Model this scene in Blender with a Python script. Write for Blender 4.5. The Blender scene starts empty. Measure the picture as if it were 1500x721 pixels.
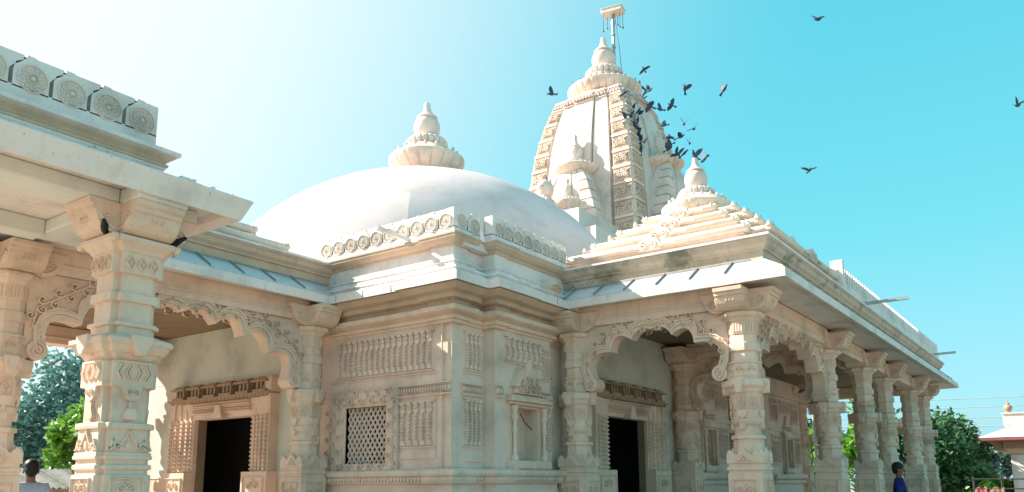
import bpy, bmesh, math, random
from mathutils import Vector, Matrix
R_ = math.radians
PI = math.pi
rnd = random.Random(7)
scene = bpy.context.scene
COL = scene.collection
WL = {}                                   # world location of every object

# ------------------------------------------------------------------ materials
def new_mat(name):
    m = bpy.data.materials.new(name); m.use_nodes = True
    nt = m.node_tree
    return m, nt, nt.nodes['Principled BSDF']

def ramp(nt, fac, stops):
    r = nt.nodes.new('ShaderNodeValToRGB')
    el = r.color_ramp.elements
    while len(el) < len(stops): el.new(0.5)
    for e, (p, c) in zip(el, stops):
        e.position = p; e.color = (c[0], c[1], c[2], 1)
    nt.links.new(fac, r.inputs[0]); return r.outputs[0]

def noise(nt, vec, scale, detail=4, rough=.6):
    n = nt.nodes.new('ShaderNodeTexNoise'); n.inputs['Scale'].default_value = scale
    n.inputs['Detail'].default_value = detail; n.inputs['Roughness'].default_value = rough
    if vec is not None: nt.links.new(vec, n.inputs['Vector'])
    return n.outputs['Fac']

def mapping(nt, vec, sc):
    mp = nt.nodes.new('ShaderNodeMapping'); mp.inputs['Scale'].default_value = sc
    nt.links.new(vec, mp.inputs['Vector']); return mp.outputs['Vector']

def mixc(nt, fac, a, b, mode='MIX'):
    m = nt.nodes.new('ShaderNodeMix'); m.data_type = 'RGBA'; m.blend_type = mode
    if isinstance(fac, float): m.inputs[0].default_value = fac
    else: nt.links.new(fac, m.inputs[0])
    for i, x in ((6, a), (7, b)):
        if isinstance(x, tuple): m.inputs[i].default_value = (x[0], x[1], x[2], 1)
        else: nt.links.new(x, m.inputs[i])
    return m.outputs[2]

def stone(name, base, dark=None, stain=.35, streak=.3, moss=None, rough=.75, bump=.25, grain=55, speck=.0):
    m, nt, b = new_mat(name)
    geo = nt.nodes.new('ShaderNodeNewGeometry'); P = geo.outputs['Position']
    dark = dark or tuple(c*.72 for c in base)
    lite = tuple(min(1, c*1.07) for c in base)
    n1 = noise(nt, P, 1.6, 6)
    c = ramp(nt, n1, [(.3, dark), (.5, base), (.72, lite)])
    # blotches
    n2 = noise(nt, P, 7, 6, .7)
    f2 = ramp(nt, n2, [(.52, (0,0,0)), (.75, (stain,)*3)])
    c = mixc(nt, f2, c, tuple(x*y for x, y in zip(base, (.62, .58, .52))))
    # rain streaks with a shape of their own
    n3 = noise(nt, mapping(nt, P, (9, 9, .55)), 1.0, 5, .65)
    f3 = ramp(nt, n3, [(.55, (0,0,0)), (.72, (streak,)*3)])
    c = mixc(nt, f3, c, tuple(x*y for x, y in zip(base, (.55, .52, .47))))
    if moss:
        n4 = noise(nt, mapping(nt, P, (1.6, 1.6, 3)), 1.3, 6, .7)
        f4 = ramp(nt, n4, [(.54, (0,0,0)), (.66, (.8,)*3)])
        c = mixc(nt, f4, c, moss)
    if speck:
        n5 = noise(nt, P, 26, 3, .6)
        c = mixc(nt, ramp(nt, n5, [(.66, (0,0,0)), (.71, (speck,)*3)]), c, tuple(x*.42 for x in base))
    isl = ramp(nt, geo.outputs['Random Per Island'], [(0, (.94,.935,.925)), (1, (1,1,1))])
    c = mixc(nt, 1.0, c, isl, 'MULTIPLY')
    nt.links.new(c, b.inputs['Base Color'])
    b.inputs['Roughness'].default_value = rough
    b.inputs['Specular IOR Level'].default_value = .25
    g = noise(nt, P, grain, 5, .7)
    g2 = noise(nt, P, 9, 3)
    mx = nt.nodes.new('ShaderNodeMath'); mx.operation = 'ADD'
    nt.links.new(g, mx.inputs[0]); nt.links.new(g2, mx.inputs[1])
    bp = nt.nodes.new('ShaderNodeBump'); bp.inputs['Strength'].default_value = bump; bp.inputs['Distance'].default_value = .012
    nt.links.new(mx.outputs[0], bp.inputs['Height']); nt.links.new(bp.outputs[0], b.inputs['Normal'])
    return m

def flat(name, base, rough=.6, var=.2, scale=6, metallic=0):
    m, nt, b = new_mat(name)
    geo = nt.nodes.new('ShaderNodeNewGeometry')
    n1 = noise(nt, geo.outputs['Position'], scale, 4)
    c = ramp(nt, n1, [(.3, tuple(x*(1-var) for x in base)), (.7, tuple(min(1, x*(1+var)) for x in base))])
    nt.links.new(c, b.inputs['Base Color']); b.inputs['Roughness'].default_value = rough
    b.inputs['Metallic'].default_value = metallic
    b.inputs['Specular IOR Level'].default_value = .3
    return m

def leafmat(name, c0, c1, c2):
    m, nt, b = new_mat(name)
    geo = nt.nodes.new('ShaderNodeNewGeometry')
    n1 = noise(nt, geo.outputs['Position'], 1.1, 3)
    n2 = geo.outputs['Random Per Island']
    a = ramp(nt, n2, [(0, c0), (.55, c1), (1, c2)])
    c = mixc(nt, n1, a, c1)
    nt.links.new(c, b.inputs['Base Color']); b.inputs['Roughness'].default_value = .45
    tr = nt.nodes.new('ShaderNodeBsdfTranslucent'); nt.links.new(c, tr.inputs['Color'])
    mx = nt.nodes.new('ShaderNodeMixShader'); mx.inputs[0].default_value = .35
    out = nt.nodes['Material Output']
    nt.links.new(b.outputs[0], mx.inputs[1]); nt.links.new(tr.outputs[0], mx.inputs[2]); nt.links.new(mx.outputs[0], out.inputs[0])
    return m

M = {}
M['stone'] = stone('pink_sandstone', (.79, .585, .47), stain=.35, streak=.25, speck=.35)
M['stone_main'] = stone('pale_carved_sandstone', (.80, .61, .515), stain=.35, streak=.28, speck=.35)
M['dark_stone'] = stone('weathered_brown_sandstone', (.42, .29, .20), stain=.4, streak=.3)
M['cornice'] = stone('cream_cornice_paint', (.62, .46, .345), stain=.35, streak=.3)
M['moss'] = stone('mossy_cornice', (.63, .49, .39), stain=.45, streak=.5, moss=(.17, .17, .11))
M['white'] = stone('whitewashed_plaster', (.82, .73, .70), stain=.25, streak=.28, bump=.16, grain=30, speck=.7)
M['dome'] = stone('dome_limewash', (.78, .635, .62), stain=.12, streak=.22, bump=.1, grain=14, dark=(.67,.55,.52))
M['spire'] = stone('spire_cream_stone', (.80, .665, .60), stain=.22, streak=.4, speck=.3)
M['tier'] = stone('roof_tier_cream', (.80, .665, .56), stain=.35, streak=.35, speck=.5)
M['roofpaint'] = stone('painted_roof_sheet', (.58, .60, .62), stain=.45, streak=.45, bump=.08, rough=.55)
M['seam'] = flat('grey_roof_seam', (.27, .27, .26))
M['mint'] = stone('pale_mint_plaster', (.66, .655, .59), stain=.14, streak=.12, bump=.08)
M['soffit'] = stone('offwhite_soffit_paint', (.70, .69, .65), stain=.15, streak=.1, bump=.08)
M['slot_shade'] = flat('painted_slot_shade', (.17, .15, .13), .9, .25, 20)  # dark colour standing in for shade in the balustrade slots
M['flower'] = stone('buff_flower_disc', (.78, .68, .61), stain=.3, streak=.2)
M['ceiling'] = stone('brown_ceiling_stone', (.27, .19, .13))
M['black'] = flat('painted_interior_dark', (.03, .028, .026), .9)  # black stands in for the darkness of the rooms behind the openings
M['steel'] = flat('galvanised_pipe', (.42, .43, .42), .4, .15, 8, .6)
M['pave'] = stone('dusty_paving', (.37, .315, .245), stain=.3, streak=0, bump=.2)
M['bird'] = flat('pigeon_grey_feathers', (.045, .072, .115), .6, .5, 18)
M['bird_pale'] = flat('pale_pigeon_feathers', (.22, .24, .28), .6, .5, 30)
M['bird_black'] = flat('black_feathers', (.012, .012, .016), .5, .3, 40)
M['bark'] = flat('bark', (.16, .11, .075), .9, .4, 14)
M['leafA'] = leafmat('bright_green_leaves', (.06, .16, .018), (.13, .30, .03), (.24, .44, .06))
M['leafB'] = leafmat('dark_green_leaves', (.025, .085, .03), (.05, .15, .055), (.16, .30, .12))
M['leafC'] = leafmat('bluish_green_leaves', (.055, .14, .125), (.10, .235, .21), (.27, .43, .40))
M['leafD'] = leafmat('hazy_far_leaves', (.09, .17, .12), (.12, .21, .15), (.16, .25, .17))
M['skin'] = flat('brown_skin', (.22, .12, .075), .55, .1)
M['hair'] = flat('black_hair', (.012, .011, .01), .5, .3, 60)
M['shirtA'] = flat('pale_blue_shirt_cloth', (.40, .45, .55), .8, .12, 14)
M['shirtB'] = flat('royal_blue_shirt_cloth', (.018, .024, .16), .8, .2, 14)
M['trouser'] = flat('dark_trouser_cloth', (.03, .03, .04), .85, .2)
M['tile'] = stone('pinkish_roof_tiles', (.77, .67, .59), stain=.25, streak=.2)
M['redtrim'] = flat('maroon_painted_fascia', (.24, .09, .09), .6, .2)
M['block'] = stone('buff_block', (.62, .56, .42), stain=.3, streak=.2)
M['rail'] = flat('dark_painted_rail', (.05, .05, .05), .5)
M['wire'] = flat('power_cable', (.30, .36, .40), .6)
M['clothR'] = flat('faded_red_cloth', (.38, .10, .10), .85, .3, 12)
M['clothB'] = flat('brown_cloth', (.25, .14, .09), .85, .3, 12)
M['sheet'] = flat('corrugated_asbestos', (.16, .155, .14), .8, .3, 5)

# ------------------------------------------------------------------ mesh builder
def frame(o, u, v, n):
    o, u, v, n = Vector(o), Vector(u), Vector(v), Vector(n)
    return lambda a, b, h=0.0: o + u*a + v*b + n*h
def faceX(x, y, z=0):                     # wall facing -X, a runs to the viewer's right (-Y)
    return frame((x, y, z), (0, -1, 0), (0, 0, 1), (-1, 0, 0))
def faceY(x, y, z=0):                     # wall facing -Y, a runs to the viewer's right (+X)
    return frame((x, y, z), (1, 0, 0), (0, 0, 1), (0, -1, 0))

class MB:
    def __init__(s): s.v = []; s.f = []
    def add(s, vs, fs):
        k = len(s.v); s.v += [tuple(p) for p in vs]; s.f += [tuple(i+k for i in q) for q in fs]
    def box(s, x0, x1, y0, y1, z0, z1):
        s.add([(x0,y0,z0),(x1,y0,z0),(x1,y1,z0),(x0,y1,z0),(x0,y0,z1),(x1,y0,z1),(x1,y1,z1),(x0,y1,z1)],
              [(0,3,2,1),(4,5,6,7),(0,1,5,4),(1,2,6,5),(2,3,7,6),(3,0,4,7)])
    def fbox(s, m, a0, a1, b0, b1, h0, h1):
        s.add([m(a0,b0,h0),m(a1,b0,h0),m(a1,b1,h0),m(a0,b1,h0),m(a0,b0,h1),m(a1,b0,h1),m(a1,b1,h1),m(a0,b1,h1)],
              [(0,3,2,1),(4,5,6,7),(0,1,5,4),(1,2,6,5),(2,3,7,6),(3,0,4,7)])
    def prism(s, m, poly, h0, h1):        # polygon in the frame's plane, pushed from h0 to h1
        n = len(poly)
        s.add([m(a,b,h0) for a,b in poly]+[m(a,b,h1) for a,b in poly],
              [tuple(range(n-1,-1,-1)), tuple(range(n,2*n))]+[(i,(i+1)%n,n+(i+1)%n,n+i) for i in range(n)])
    def rings(s, rings, cap0=True, cap1=True, closed=True):
        n = len(rings[0]); vs = [p for r in rings for p in r]; fs = []
        for k in range(len(rings)-1):
            for i in range(n if closed else n-1):
                j = (i+1) % n
                fs.append((k*n+i, k*n+j, (k+1)*n+j, (k+1)*n+i))
        if cap0 and closed: fs.append(tuple(range(n-1,-1,-1)))
        if cap1 and closed: fs.append(tuple(range((len(rings)-1)*n, len(rings)*n)))
        s.add(vs, fs)
    def sweep(s, path, prof, closed=False, cap=True):     # mouldings; outward is the right of the path
        P = [Vector((p[0], p[1])) for p in path]; n = len(P); nor = []
        segs = [(P[(i+1)%n]-P[i]).normalized() for i in range(n if closed else n-1)]
        rt = [Vector((d.y, -d.x)) for d in segs]
        for i in range(n):
            if closed: a, b = rt[i-1], rt[i]
            else: a, b = rt[max(i-1,0)], rt[min(i,n-2)]
            d = a+b; nor.append(d/ max(.2, (d.dot(d)/2)) if d.length > 1e-6 else a)
        rings = [[(P[i].x+nor[i].x*o, P[i].y+nor[i].y*o, z) for i in range(n)] for o, z in prof]
        if closed: s.rings(rings, cap, cap)
        else:
            s.rings(rings, closed=False)
            if cap:
                for i in (0, n-1):
                    s.add([r[i] for r in rings], [tuple(range(len(prof)))])
    def lathe(s, c, prof, n=32, rib=None, cap=True):
        rs = []
        for k, (r, z) in enumerate(prof):
            ring = []
            for i in range(n):
                t = 2*PI*i/n; q = r
                if rib and rib[0] <= k <= rib[1]: q = r*(1-rib[3]*(abs(math.sin(t*rib[2]/2))**24))
                ring.append((c[0]+q*math.cos(t), c[1]+q*math.sin(t), c[2]+z))
            rs.append(ring)
        s.rings(rs, cap, cap)
    def ngonal(s, c, n, prof, rot=0.0):   # apothem profile
        k = 1/math.cos(PI/n)
        s.rings([[(c[0]+r*k*math.cos(2*PI*i/n+rot), c[1]+r*k*math.sin(2*PI*i/n+rot), c[2]+z) for i in range(n)] for r, z in prof])
    def tube(s, pts, r, n=6, taper=None):
        pts = [Vector(p) for p in pts]; rs = []
        for i, p in enumerate(pts):
            d = (pts[min(i+1,len(pts)-1)]-pts[max(i-1,0)]).normalized()
            a = d.orthogonal().normalized() if abs(d.z) > .95 else d.cross(Vector((0,0,1))).normalized()
            b = d.cross(a); q = r if taper is None else r*taper[i]
            rs.append([p+a*q*math.cos(2*PI*k/n)+b*q*math.sin(2*PI*k/n) for k in range(n)])
        s.rings(rs)
    def ridge(s, m, pts, w, h, h0=0.0, taper=None):        # carved raised line
        vs = []; n = len(pts); h *= 1.75; h0 -= .002
        for i, (a, b) in enumerate(pts):
            a0, b0 = pts[max(i-1,0)]; a1, b1 = pts[min(i+1,n-1)]
            dx, dy = a1-a0, b1-b0; L = math.hypot(dx, dy) or 1; nx, ny = -dy/L, dx/L
            q = w/2*(1 if taper is None else taper(i/(n-1)))
            vs += [m(a+nx*q,b+ny*q,h0), m(a+nx*q*.6,b+ny*q*.6,h0+h), m(a-nx*q*.6,b-ny*q*.6,h0+h), m(a-nx*q,b-ny*q,h0)]
        fs = []
        for i in range(n-1):
            for k in range(3): fs.append((4*i+k, 4*i+k+1, 4*i+k+5, 4*i+k+4))
        fs += [(0,1,2,3), (4*n-1,4*n-2,4*n-3,4*n-4)]
        s.add(vs, fs)
    def knob(s, m, a, b, r, h, n=6, sy=1.0):              # low raised boss
        h *= 1.5
        vs = [m(a+r*math.cos(2*PI*i/n), b+sy*r*math.sin(2*PI*i/n), 0) for i in range(n)]
        vs += [m(a+.72*r*math.cos(2*PI*i/n), b+.72*sy*r*math.sin(2*PI*i/n), h*.85) for i in range(n)] + [m(a,b,h)]
        fs = [(i,(i+1)%n,n+(i+1)%n,n+i) for i in range(n)] + [(n+i,n+(i+1)%n,2*n) for i in range(n)]
        s.add(vs, fs)
    def build(s, name, mat, parent=None, smooth=None, bevel=0, origin=None):
        bm = bmesh.new()
        vs = [bm.verts.new(p) for p in s.v]
        for q in s.f:
            try: bm.faces.new([vs[i] for i in q])
            except ValueError: pass
        bmesh.ops.recalc_face_normals(bm, faces=bm.faces)
        if origin is None:
            xs = [v.co for v in bm.verts]
            c = Vector([(min(p[k] for p in xs)+max(p[k] for p in xs))/2 for k in range(3)])
        else: c = Vector(origin)
        bmesh.ops.translate(bm, verts=bm.verts, vec=-c)
        me = bpy.data.meshes.new(name); bm.to_mesh(me); bm.free()
        if smooth:
            me.polygons.foreach_set('use_smooth', [True]*len(me.polygons)); me.set_sharp_from_angle(angle=R_(smooth))
        me.materials.append(M[mat] if isinstance(mat, str) else mat)
        o = bpy.data.objects.new(name, me); COL.objects.link(o)
        WL[o.name] = c.copy()
        if parent is not None:
            o.parent = parent; o.location = c-WL[parent.name]
        else: o.location = c
        if bevel:
            b = o.modifiers.new('edge', 'BEVEL'); b.width = bevel; b.segments = 1; b.limit_method = 'ANGLE'; b.angle_limit = R_(40)
        return o

def tag(o, label=None, cat=None, group=None, kind=None):
    if label: o['label'] = label
    if cat: o['category'] = cat
    if group: o['group'] = group
    if kind: o['kind'] = kind
    return o
def empty(name, loc, label, cat, group=None, rz=0):
    o = bpy.data.objects.new(name, None); COL.objects.link(o); o.location = loc; o.rotation_euler.z = rz
    o.empty_display_size = .3; WL[o.name] = Vector(loc)
    return tag(o, label, cat, group)
def copy_tree(o, parent=None, loc=None, rz=None):
    c = o.copy(); COL.objects.link(c)
    if parent is not None: c.parent = parent
    if loc is not None:
        c.location = Vector(loc)-(WL[parent.name] if parent is not None else Vector((0,0,0)))
    if rz is not None: c.rotation_euler.z = rz
    for ch in list(o.children):
        d = ch.copy(); COL.objects.link(d); d.parent = c
    return c

# ------------------------------------------------------------------ ornament
def spiral(cx, cy, r, a0, turns, n=14, rin=.18):
    return [(cx+(r*(1-t)+r*rin*t)*math.cos(a0+2*PI*turns*t), cy+(r*(1-t)+r*rin*t)*math.sin(a0+2*PI*turns*t)) for t in [i/n for i in range(n+1)]]
def scroll_pair(mb, m, a, b, r, w, h):
    for sg in (-1, 1):
        mb.ridge(m, [(a+sg*x, y) for x, y in spiral(r*1.02, b, r, PI, -1.35)], w, h, taper=lambda t: 1-.5*t)
def vine(mb, m, pts, r, w, h):
    """alternating scrolls along a polyline"""
    mb.ridge(m, pts, w, h*.8)
    L = 0; last = pts[0]; k = 0; nxt = r
    for p in pts[1:]:
        d = math.hypot(p[0]-last[0], p[1]-last[1]); 
        steps = max(1, int(d/(r*.25)))
        for i in range(steps):
            L += d/steps
            if L >= nxt:
                t = (i+1)/steps; x = last[0]+(p[0]-last[0])*t; y = last[1]+(p[1]-last[1])*t
                ang = math.atan2(p[1]-last[1], p[0]-last[0]); sg = 1 if k % 2 else -1
                cx, cy = x-math.sin(ang)*sg*r*.95, y+math.cos(ang)*sg*r*.95
                mb.ridge(m, spiral(cx, cy, r*.9, ang-sg*PI/2, sg*1.3, 12), w, h, taper=lambda t: 1-.45*t)
                mb.knob(m, cx+r*1.05*math.cos(ang+sg*.9), cy+r*1.05*math.sin(ang+sg*.9), r*.24, h*.8, 6)
                nxt += r*1.75; k += 1
        last = p
def flower(mb, m, a, b, r, h, n=12):
    ring = [(a+r*math.cos(2*PI*i/20), b+r*math.sin(2*PI*i/20)) for i in range(21)]
    mb.ridge(m, ring, r*.13, h*.8)
    for i in range(n):
        t = 2*PI*i/n
        pts = [(a+r*d*math.cos(t+q), b+r*d*math.sin(t+q)) for d, q in ((.26,0),(.55,.20*12/n),(.78,.13*12/n),(.84,0),(.78,-.13*12/n),(.55,-.20*12/n),(.26,0))]
        mb.ridge(m, pts, r*.085, h*.55)
    mb.knob(m, a, b, r*.2, h*1.1, 7)
def bead_panel(mb, m, a0, a1, b0, b1, n, leafh=.13, border=True):
    """rows of beaded rods hanging from little leaf shaped drops"""
    m0 = m; m = lambda a, b, h=0.0: m0(a, b, h*1.6)
    w = (a1-a0)/n; bt = b1-leafh
    if border:
        mb.fbox(m, a0-.02, a1+.02, b1, b1+.018, 0, .022); mb.fbox(m, a0-.02, a1+.02, b0-.03, b0-.015, 0, .015)
    for i in range(n):
        c = a0+(i+.5)*w; q = w*.44
        mb.fbox(m, c-q*.75, c+q*.75, b1-.028, b1-.004, 0, .03)
        poly = [(c-q*.7,b1-.03),(c+q*.7,b1-.03),(c+q*.55,b1-leafh*.55),(c+q*.95,b1-leafh*.75),(c+q*.3,bt),(c-q*.3,bt),(c-q*.95,b1-leafh*.75),(c-q*.55,b1-leafh*.55)]
        mb.prism(m, poly, 0, .018)
        mb.knob(lambda x, y, h=0: m(x, y, h+.018), c, b1-leafh*.5, q*.33, .012, 5)
        z = bt; d = max(.02, w*.42)
        while z-d > b0+.035:
            mb.knob(m, c, z-d/2, min(d*.5, w*.28), .022, 6); z -= d
        mb.prism(m, [(c-q*.35,z),(c+q*.35,z),(c+q*.9,b0),(c-q*.9,b0)], 0, .016)
def oval_frieze(mb, m, a0, a1, b0, b1, p=.05):
    m0 = m; m = lambda a, b, h=0.0: m0(a, b, h*1.7)
    n = max(1, int(round((a1-a0)/p))); w = (a1-a0)/n
    mb.fbox(m, a0, a1, b1, b1+.015, 0, .02); mb.fbox(m, a0, a1, b0-.015, b0, 0, .02)
    for i in range(n):
        c = a0+(i+.5)*w; mb.knob(m, c, (b0+b1)/2, w*.36, .022, 6, (b1-b0)/w/1.0)
        mb.knob(m, a0+i*w, b1-.02, w*.2, .016, 4)
def teeth(mb, m, a0, a1, b, p=.055, d=.05, h0=0, h1=.05):
    n = max(1, int((a1-a0)/p)); w = (a1-a0)/n
    for i in range(n):
        c = a0+(i+.5)*w
        mb.prism(m, [(c-w*.48,b),(c-w*.25,b-d*.65),(c,b-d),(c+w*.25,b-d*.65),(c+w*.48,b)], h0, h1)
def scroll_panel(mb, m, a0, a1, b0, b1, w=.016, h=.014):
    mb.ridge(m, [(a0,b0),(a1,b0),(a1,b1),(a0,b1),(a0,b0)], w, h)
    W, H = a1-a0, b1-b0; ca = (a0+a1)/2; r = min(W*.23, H*.13)
    n = max(1, int(H/(r*3.0)))
    for i in range(n):
        y = b0+H*(i+.5)/n
        scroll_pair(mb, m, ca, y, r, w, h)
        mb.knob(m, ca, y+r*1.3, r*.35, h, 6)
def lozenges(mb, m, a0, a1, b0, b1, n, h=.012):
    w = (a1-a0)/n; cb = (b0+b1)/2
    for i in range(n):
        c = a0+(i+.5)*w; x = w*.40; y = (b1-b0)*.42
        mb.ridge(m, [(c-x,cb),(c,cb+y),(c+x,cb),(c,cb-y),(c-x,cb)], .014, h)
        mb.knob(m, c, cb, w*.13, h*1.1, 6)
def chevrons(mb, m, a0, a1, b0, b1, n, h=.012):
    w = (a1-a0)/n; cb = (b0+b1)/2; y = (b1-b0)*.42
    for i in range(n):
        c = a0+(i+.5)*w; sg = 1 if i < n/2 else -1
        for dx in (0, w*.32): mb.ridge(m, [(c+sg*(w*.3)-sg*dx,cb+y),(c-sg*w*.15-sg*dx,cb),(c+sg*w*.3-sg*dx,cb-y)], .014, h)
def flame(mb, m, a, b, W, H, h=.016):
    for sg in (-1, 1):
        mb.ridge(m, [(a+sg*x*W, b+y*H) for x, y in ((.5,0),(.38,.22),(.22,.3),(.14,.5),(.05,.75),(0,1))], .018, h)
        mb.ridge(m, spiral(a+sg*W*.3, b+H*.18, H*.17, 0, sg*1.2, 12), .014, h)
    mb.knob(m, a, b+H*.25, W*.1, h, 6, 1.6)

# ------------------------------------------------------------------ roots
temple = empty('temple', (11.5, 10.5, 0), 'large pale sandstone temple with a white dome, carved arches and a tall pigeon covered spire', 'temple')

# ------------------------------------------------------------------ columns (octagonal, carved)
def face_frames(c, ap, n, rot0=0.0):
    out = []
    for i in range(n):
        t = rot0+2*PI*i/n
        nx, ny = math.cos(t), math.sin(t)
        out.append(frame((c[0]+nx*ap, c[1]+ny*ap, 0), (-ny, nx, 0), (0,0,1), (nx, ny, 0)))
    return out
def bracket_mb(half, w, z0, z1, inner=0.0):
    mb = MB(); H = z1-z0; k = half/.46
    def prof(sg):
        return [(0,z0),(.20*k,z0),(.27*k,z0+.03*H),(.33*k,z0+.12*H),(.375*k,z0+.3*H),(.395*k,z0+.5*H),(.40*k,z0+.62*H),(.425*k,z0+.64*H),(.425*k,z0+.78*H),(.455*k,z0+.82*H),(.46*k,z1),(0,z1)]
    for q in range(4):
        t = q*PI/2; c, s = round(math.cos(t)), round(math.sin(t))
        st = 0 if q % 2 == 0 else w/2-.002
        pf = [(max(a, st), b) for a, b in prof(1)]
        m = frame((0,0,0), (c,s,0), (0,0,1), (-s,c,0))
        mb.prism(m, pf, -w/2, w/2)
        # carved curl on both cheeks and a small motif on the end
        for sg in (-1, 1):
            mm = lambda a, b, h=0.0, sg=sg: m(a, b, sg*(w/2+h))
            mb.ridge(mm, [(.36*k,z0+.52*H),(.33*k,z0+.3*H),(.27*k,z0+.16*H),(.21*k,z0+.12*H)], .022, .012)
            mb.ridge(mm, spiral(.30*k, z0+.44*H, .055*k, 0, 1.3), .016, .012)
        e = frame((c*.378*k, s*.378*k, 0), (-s,c,0), (0,0,1), (c,s,0))
        for j in range(3): mb.ridge(e, [(-.05+.045*j, z0+.36*H),(-.03+.045*j, z0+.44*H),(-.05+.045*j, z0+.52*H)], .014, .018)
    return mb
def make_column(parent, loc):
    sh = MB()
    sh.ngonal((0,0,0), 8, [(.172,1.70),(.165,1.90),(.188,1.905),(.188,1.945),(.172,1.955)], PI/8)
    sh.lathe((0,0,0), [(.158,1.94),(.152,2.06),(.172,2.075),(.188,2.11),(.186,2.14),(.168,2.155),(.168,2.2),(.18,2.245)], 24)
    sh.ngonal((0,0,0), 8, [(.166,2.23),(.18,2.25),(.18,2.43),(.168,2.44),(.168,2.66),(.173,2.665),(.173,2.82),(.188,2.824),(.188,2.845),(.158,2.853),(.156,2.965),(.178,2.975),(.185,3.02),(.178,3.07),(.158,3.085),(.156,3.185),(.169,3.19),(.169,3.335)], PI/8)
    for i, m in enumerate(face_frames((0,0), .18, 8)):
        w = .18*.414*2
        if i % 2 == 0:
            sh.prism(m, [(-.06,2.25),(.06,2.25),(.05,2.19),(.03,2.16),(-.03,2.16),(-.05,2.19)], -.01, .016)
            sh.fbox(m, -.012, .012, 2.09, 2.17, -.02, .02)
            sh.prism(m, [(-.028,2.10),(.028,2.10),(.034,2.05),(.02,2.02),(-.02,2.02),(-.034,2.05)], -.03, .02)
        sh.ridge(m, [(-.06,2.27),(.06,2.27),(.06,2.41),(-.06,2.41),(-.06,2.27)], .012, .008)
        lozenges(sh, m, -.055, .055, 2.275, 2.405, 1)
    for m in face_frames((0,0), .173, 8):
        sh.ridge(m, spiral(-.03,2.74,.028,0,1.2,10), .012, .01); sh.ridge(m, spiral(.035,2.74,.028,PI,-1.2,10), .012, .01)
        sh.knob(m, 0, 2.785, .016, .01, 5)
    for m in face_frames((0,0), .169, 8):
        for j in range(4): sh.fbox(m, -.062+.034*j, -.042+.034*j, 3.21, 3.32, 0, .01)
    col = sh.build('column', 'stone', parent, 35, origin=(0,0,0))
    WL[col.name] = Vector((0,0,0))
    ba = MB()
    ba.ngonal((0,0,0), 4, [(.24,0),(.24,.12),(.21,.16),(.205,.2),(.205,1.49),(.192,1.5),(.192,1.525),(.21,1.535),(.21,1.565),(.194,1.575),(.194,1.605),(.21,1.615),(.21,1.715),(.17,1.72)], PI/4)
    for m in face_frames((0,0), .205, 4):
        scroll_panel(ba, m, -.14, .14, .9, 1.42)
        scroll_panel(ba, m, -.14, .14, .3, .85)
    for m in face_frames((0,0), .21, 4):
        for c, hh, ww in ((0,.085,.09), (-.15,.055,.055), (.15,.055,.055)):
            ba.prism(m, [(c-ww,1.70),(c+ww,1.70),(c+ww*.55,1.715+hh*.45),(c+ww*.2,1.715+hh*.6),(c,1.715+hh),(c-ww*.2,1.715+hh*.6),(c-ww*.55,1.715+hh*.45)], -.03, .004)
        flame(ba, m, 0, 1.63, .2, .1, .01)
    ba.build('base', 'stone', col)
    co = MB()
    co.ngonal((0,0,0), 8, [(.168,2.42),(.19,2.455),(.205,2.47),(.22,2.51),(.245,2.535),(.25,2.545),(.25,2.575),(.242,2.58),(.242,2.61),(.2,2.63),(.166,2.64)], PI/8)
    for m in face_frames((0,0), .2, 4):
        co.prism(m, [(-.06,2.625),(.06,2.625),(.06,2.56),(.045,2.54),(.04,2.49),(.025,2.45),(-.025,2.45),(-.04,2.49),(-.045,2.54),(-.06,2.56)], -.02, .085)
    co.build('collar', 'stone', col, bevel=.006)
    ca = MB()
    ca.ngonal((0,0,0), 8, [(.166,3.33),(.19,3.35),(.205,3.375),(.245,3.40),(.252,3.41),(.252,3.445),(.235,3.462)], PI/8)
    for m in face_frames((0,0), .235, 8, PI/8):
        ca.knob(m, 0, 3.425, .03, .035, 8)
    ca.build('capital', 'stone', col, bevel=.005)
    bracket_mb(.47, .36, 3.46, 3.72).build('bracket', 'stone', col, bevel=.006)
    col.location = Vector(loc)-WL[parent.name]
    return col
COLS = [(9.62,3.4),(13.3,3.4),(15.87,3.4),(17.74,3.4),(20.55,3.4),(22.25,3.4),(9.6,5.80),(13.3,5.80),(3.32,8.53),(6.98,8.4),(6.98,12.75),(3.32,12.75),(20.55,6.4),(22.25,6.4)]
column0 = make_column(temple, (COLS[0][0], COLS[0][1], 0))
for x, y in COLS[1:]: copy_tree(column0, temple, (x, y, 0))

# ------------------------------------------------------------------ cusped arches
def half_cusps(W):
    return [(0,1.0),(.28,.86),(.57,.68),(.80,.13)] if W < 2.5 else [(0,1.0),(.24,.88),(.46,.75),(.68,.54),(.86,.12)]
def half_intrados(W, H, n=9):
    pts = []; CUSPS = half_cusps(W)
    for k in range(len(CUSPS)-1):
        (x0,y0),(x1,y1) = CUSPS[k], CUSPS[k+1]
        x0, x1, y0, y1 = x0*W/2, x1*W/2, y0*H, y1*H
        dx, dy = x1-x0, y1-y0; L = math.hypot(dx, dy); nx, ny = -dy/L, dx/L
        if nx < 0 or ny < 0: nx, ny = abs(nx), abs(ny)
        sg = (.22 if k == 0 else .48 if k == len(CUSPS)-2 else .42)*L
        for i in range(n):
            t = i/n; q = math.sin(PI*t)**.8*sg
            pts.append((x0+dx*t+nx*q, y0+dy*t+ny*q))
    pts.append((CUSPS[-1][0]*W/2, CUSPS[-1][1]*H)); return pts
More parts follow.
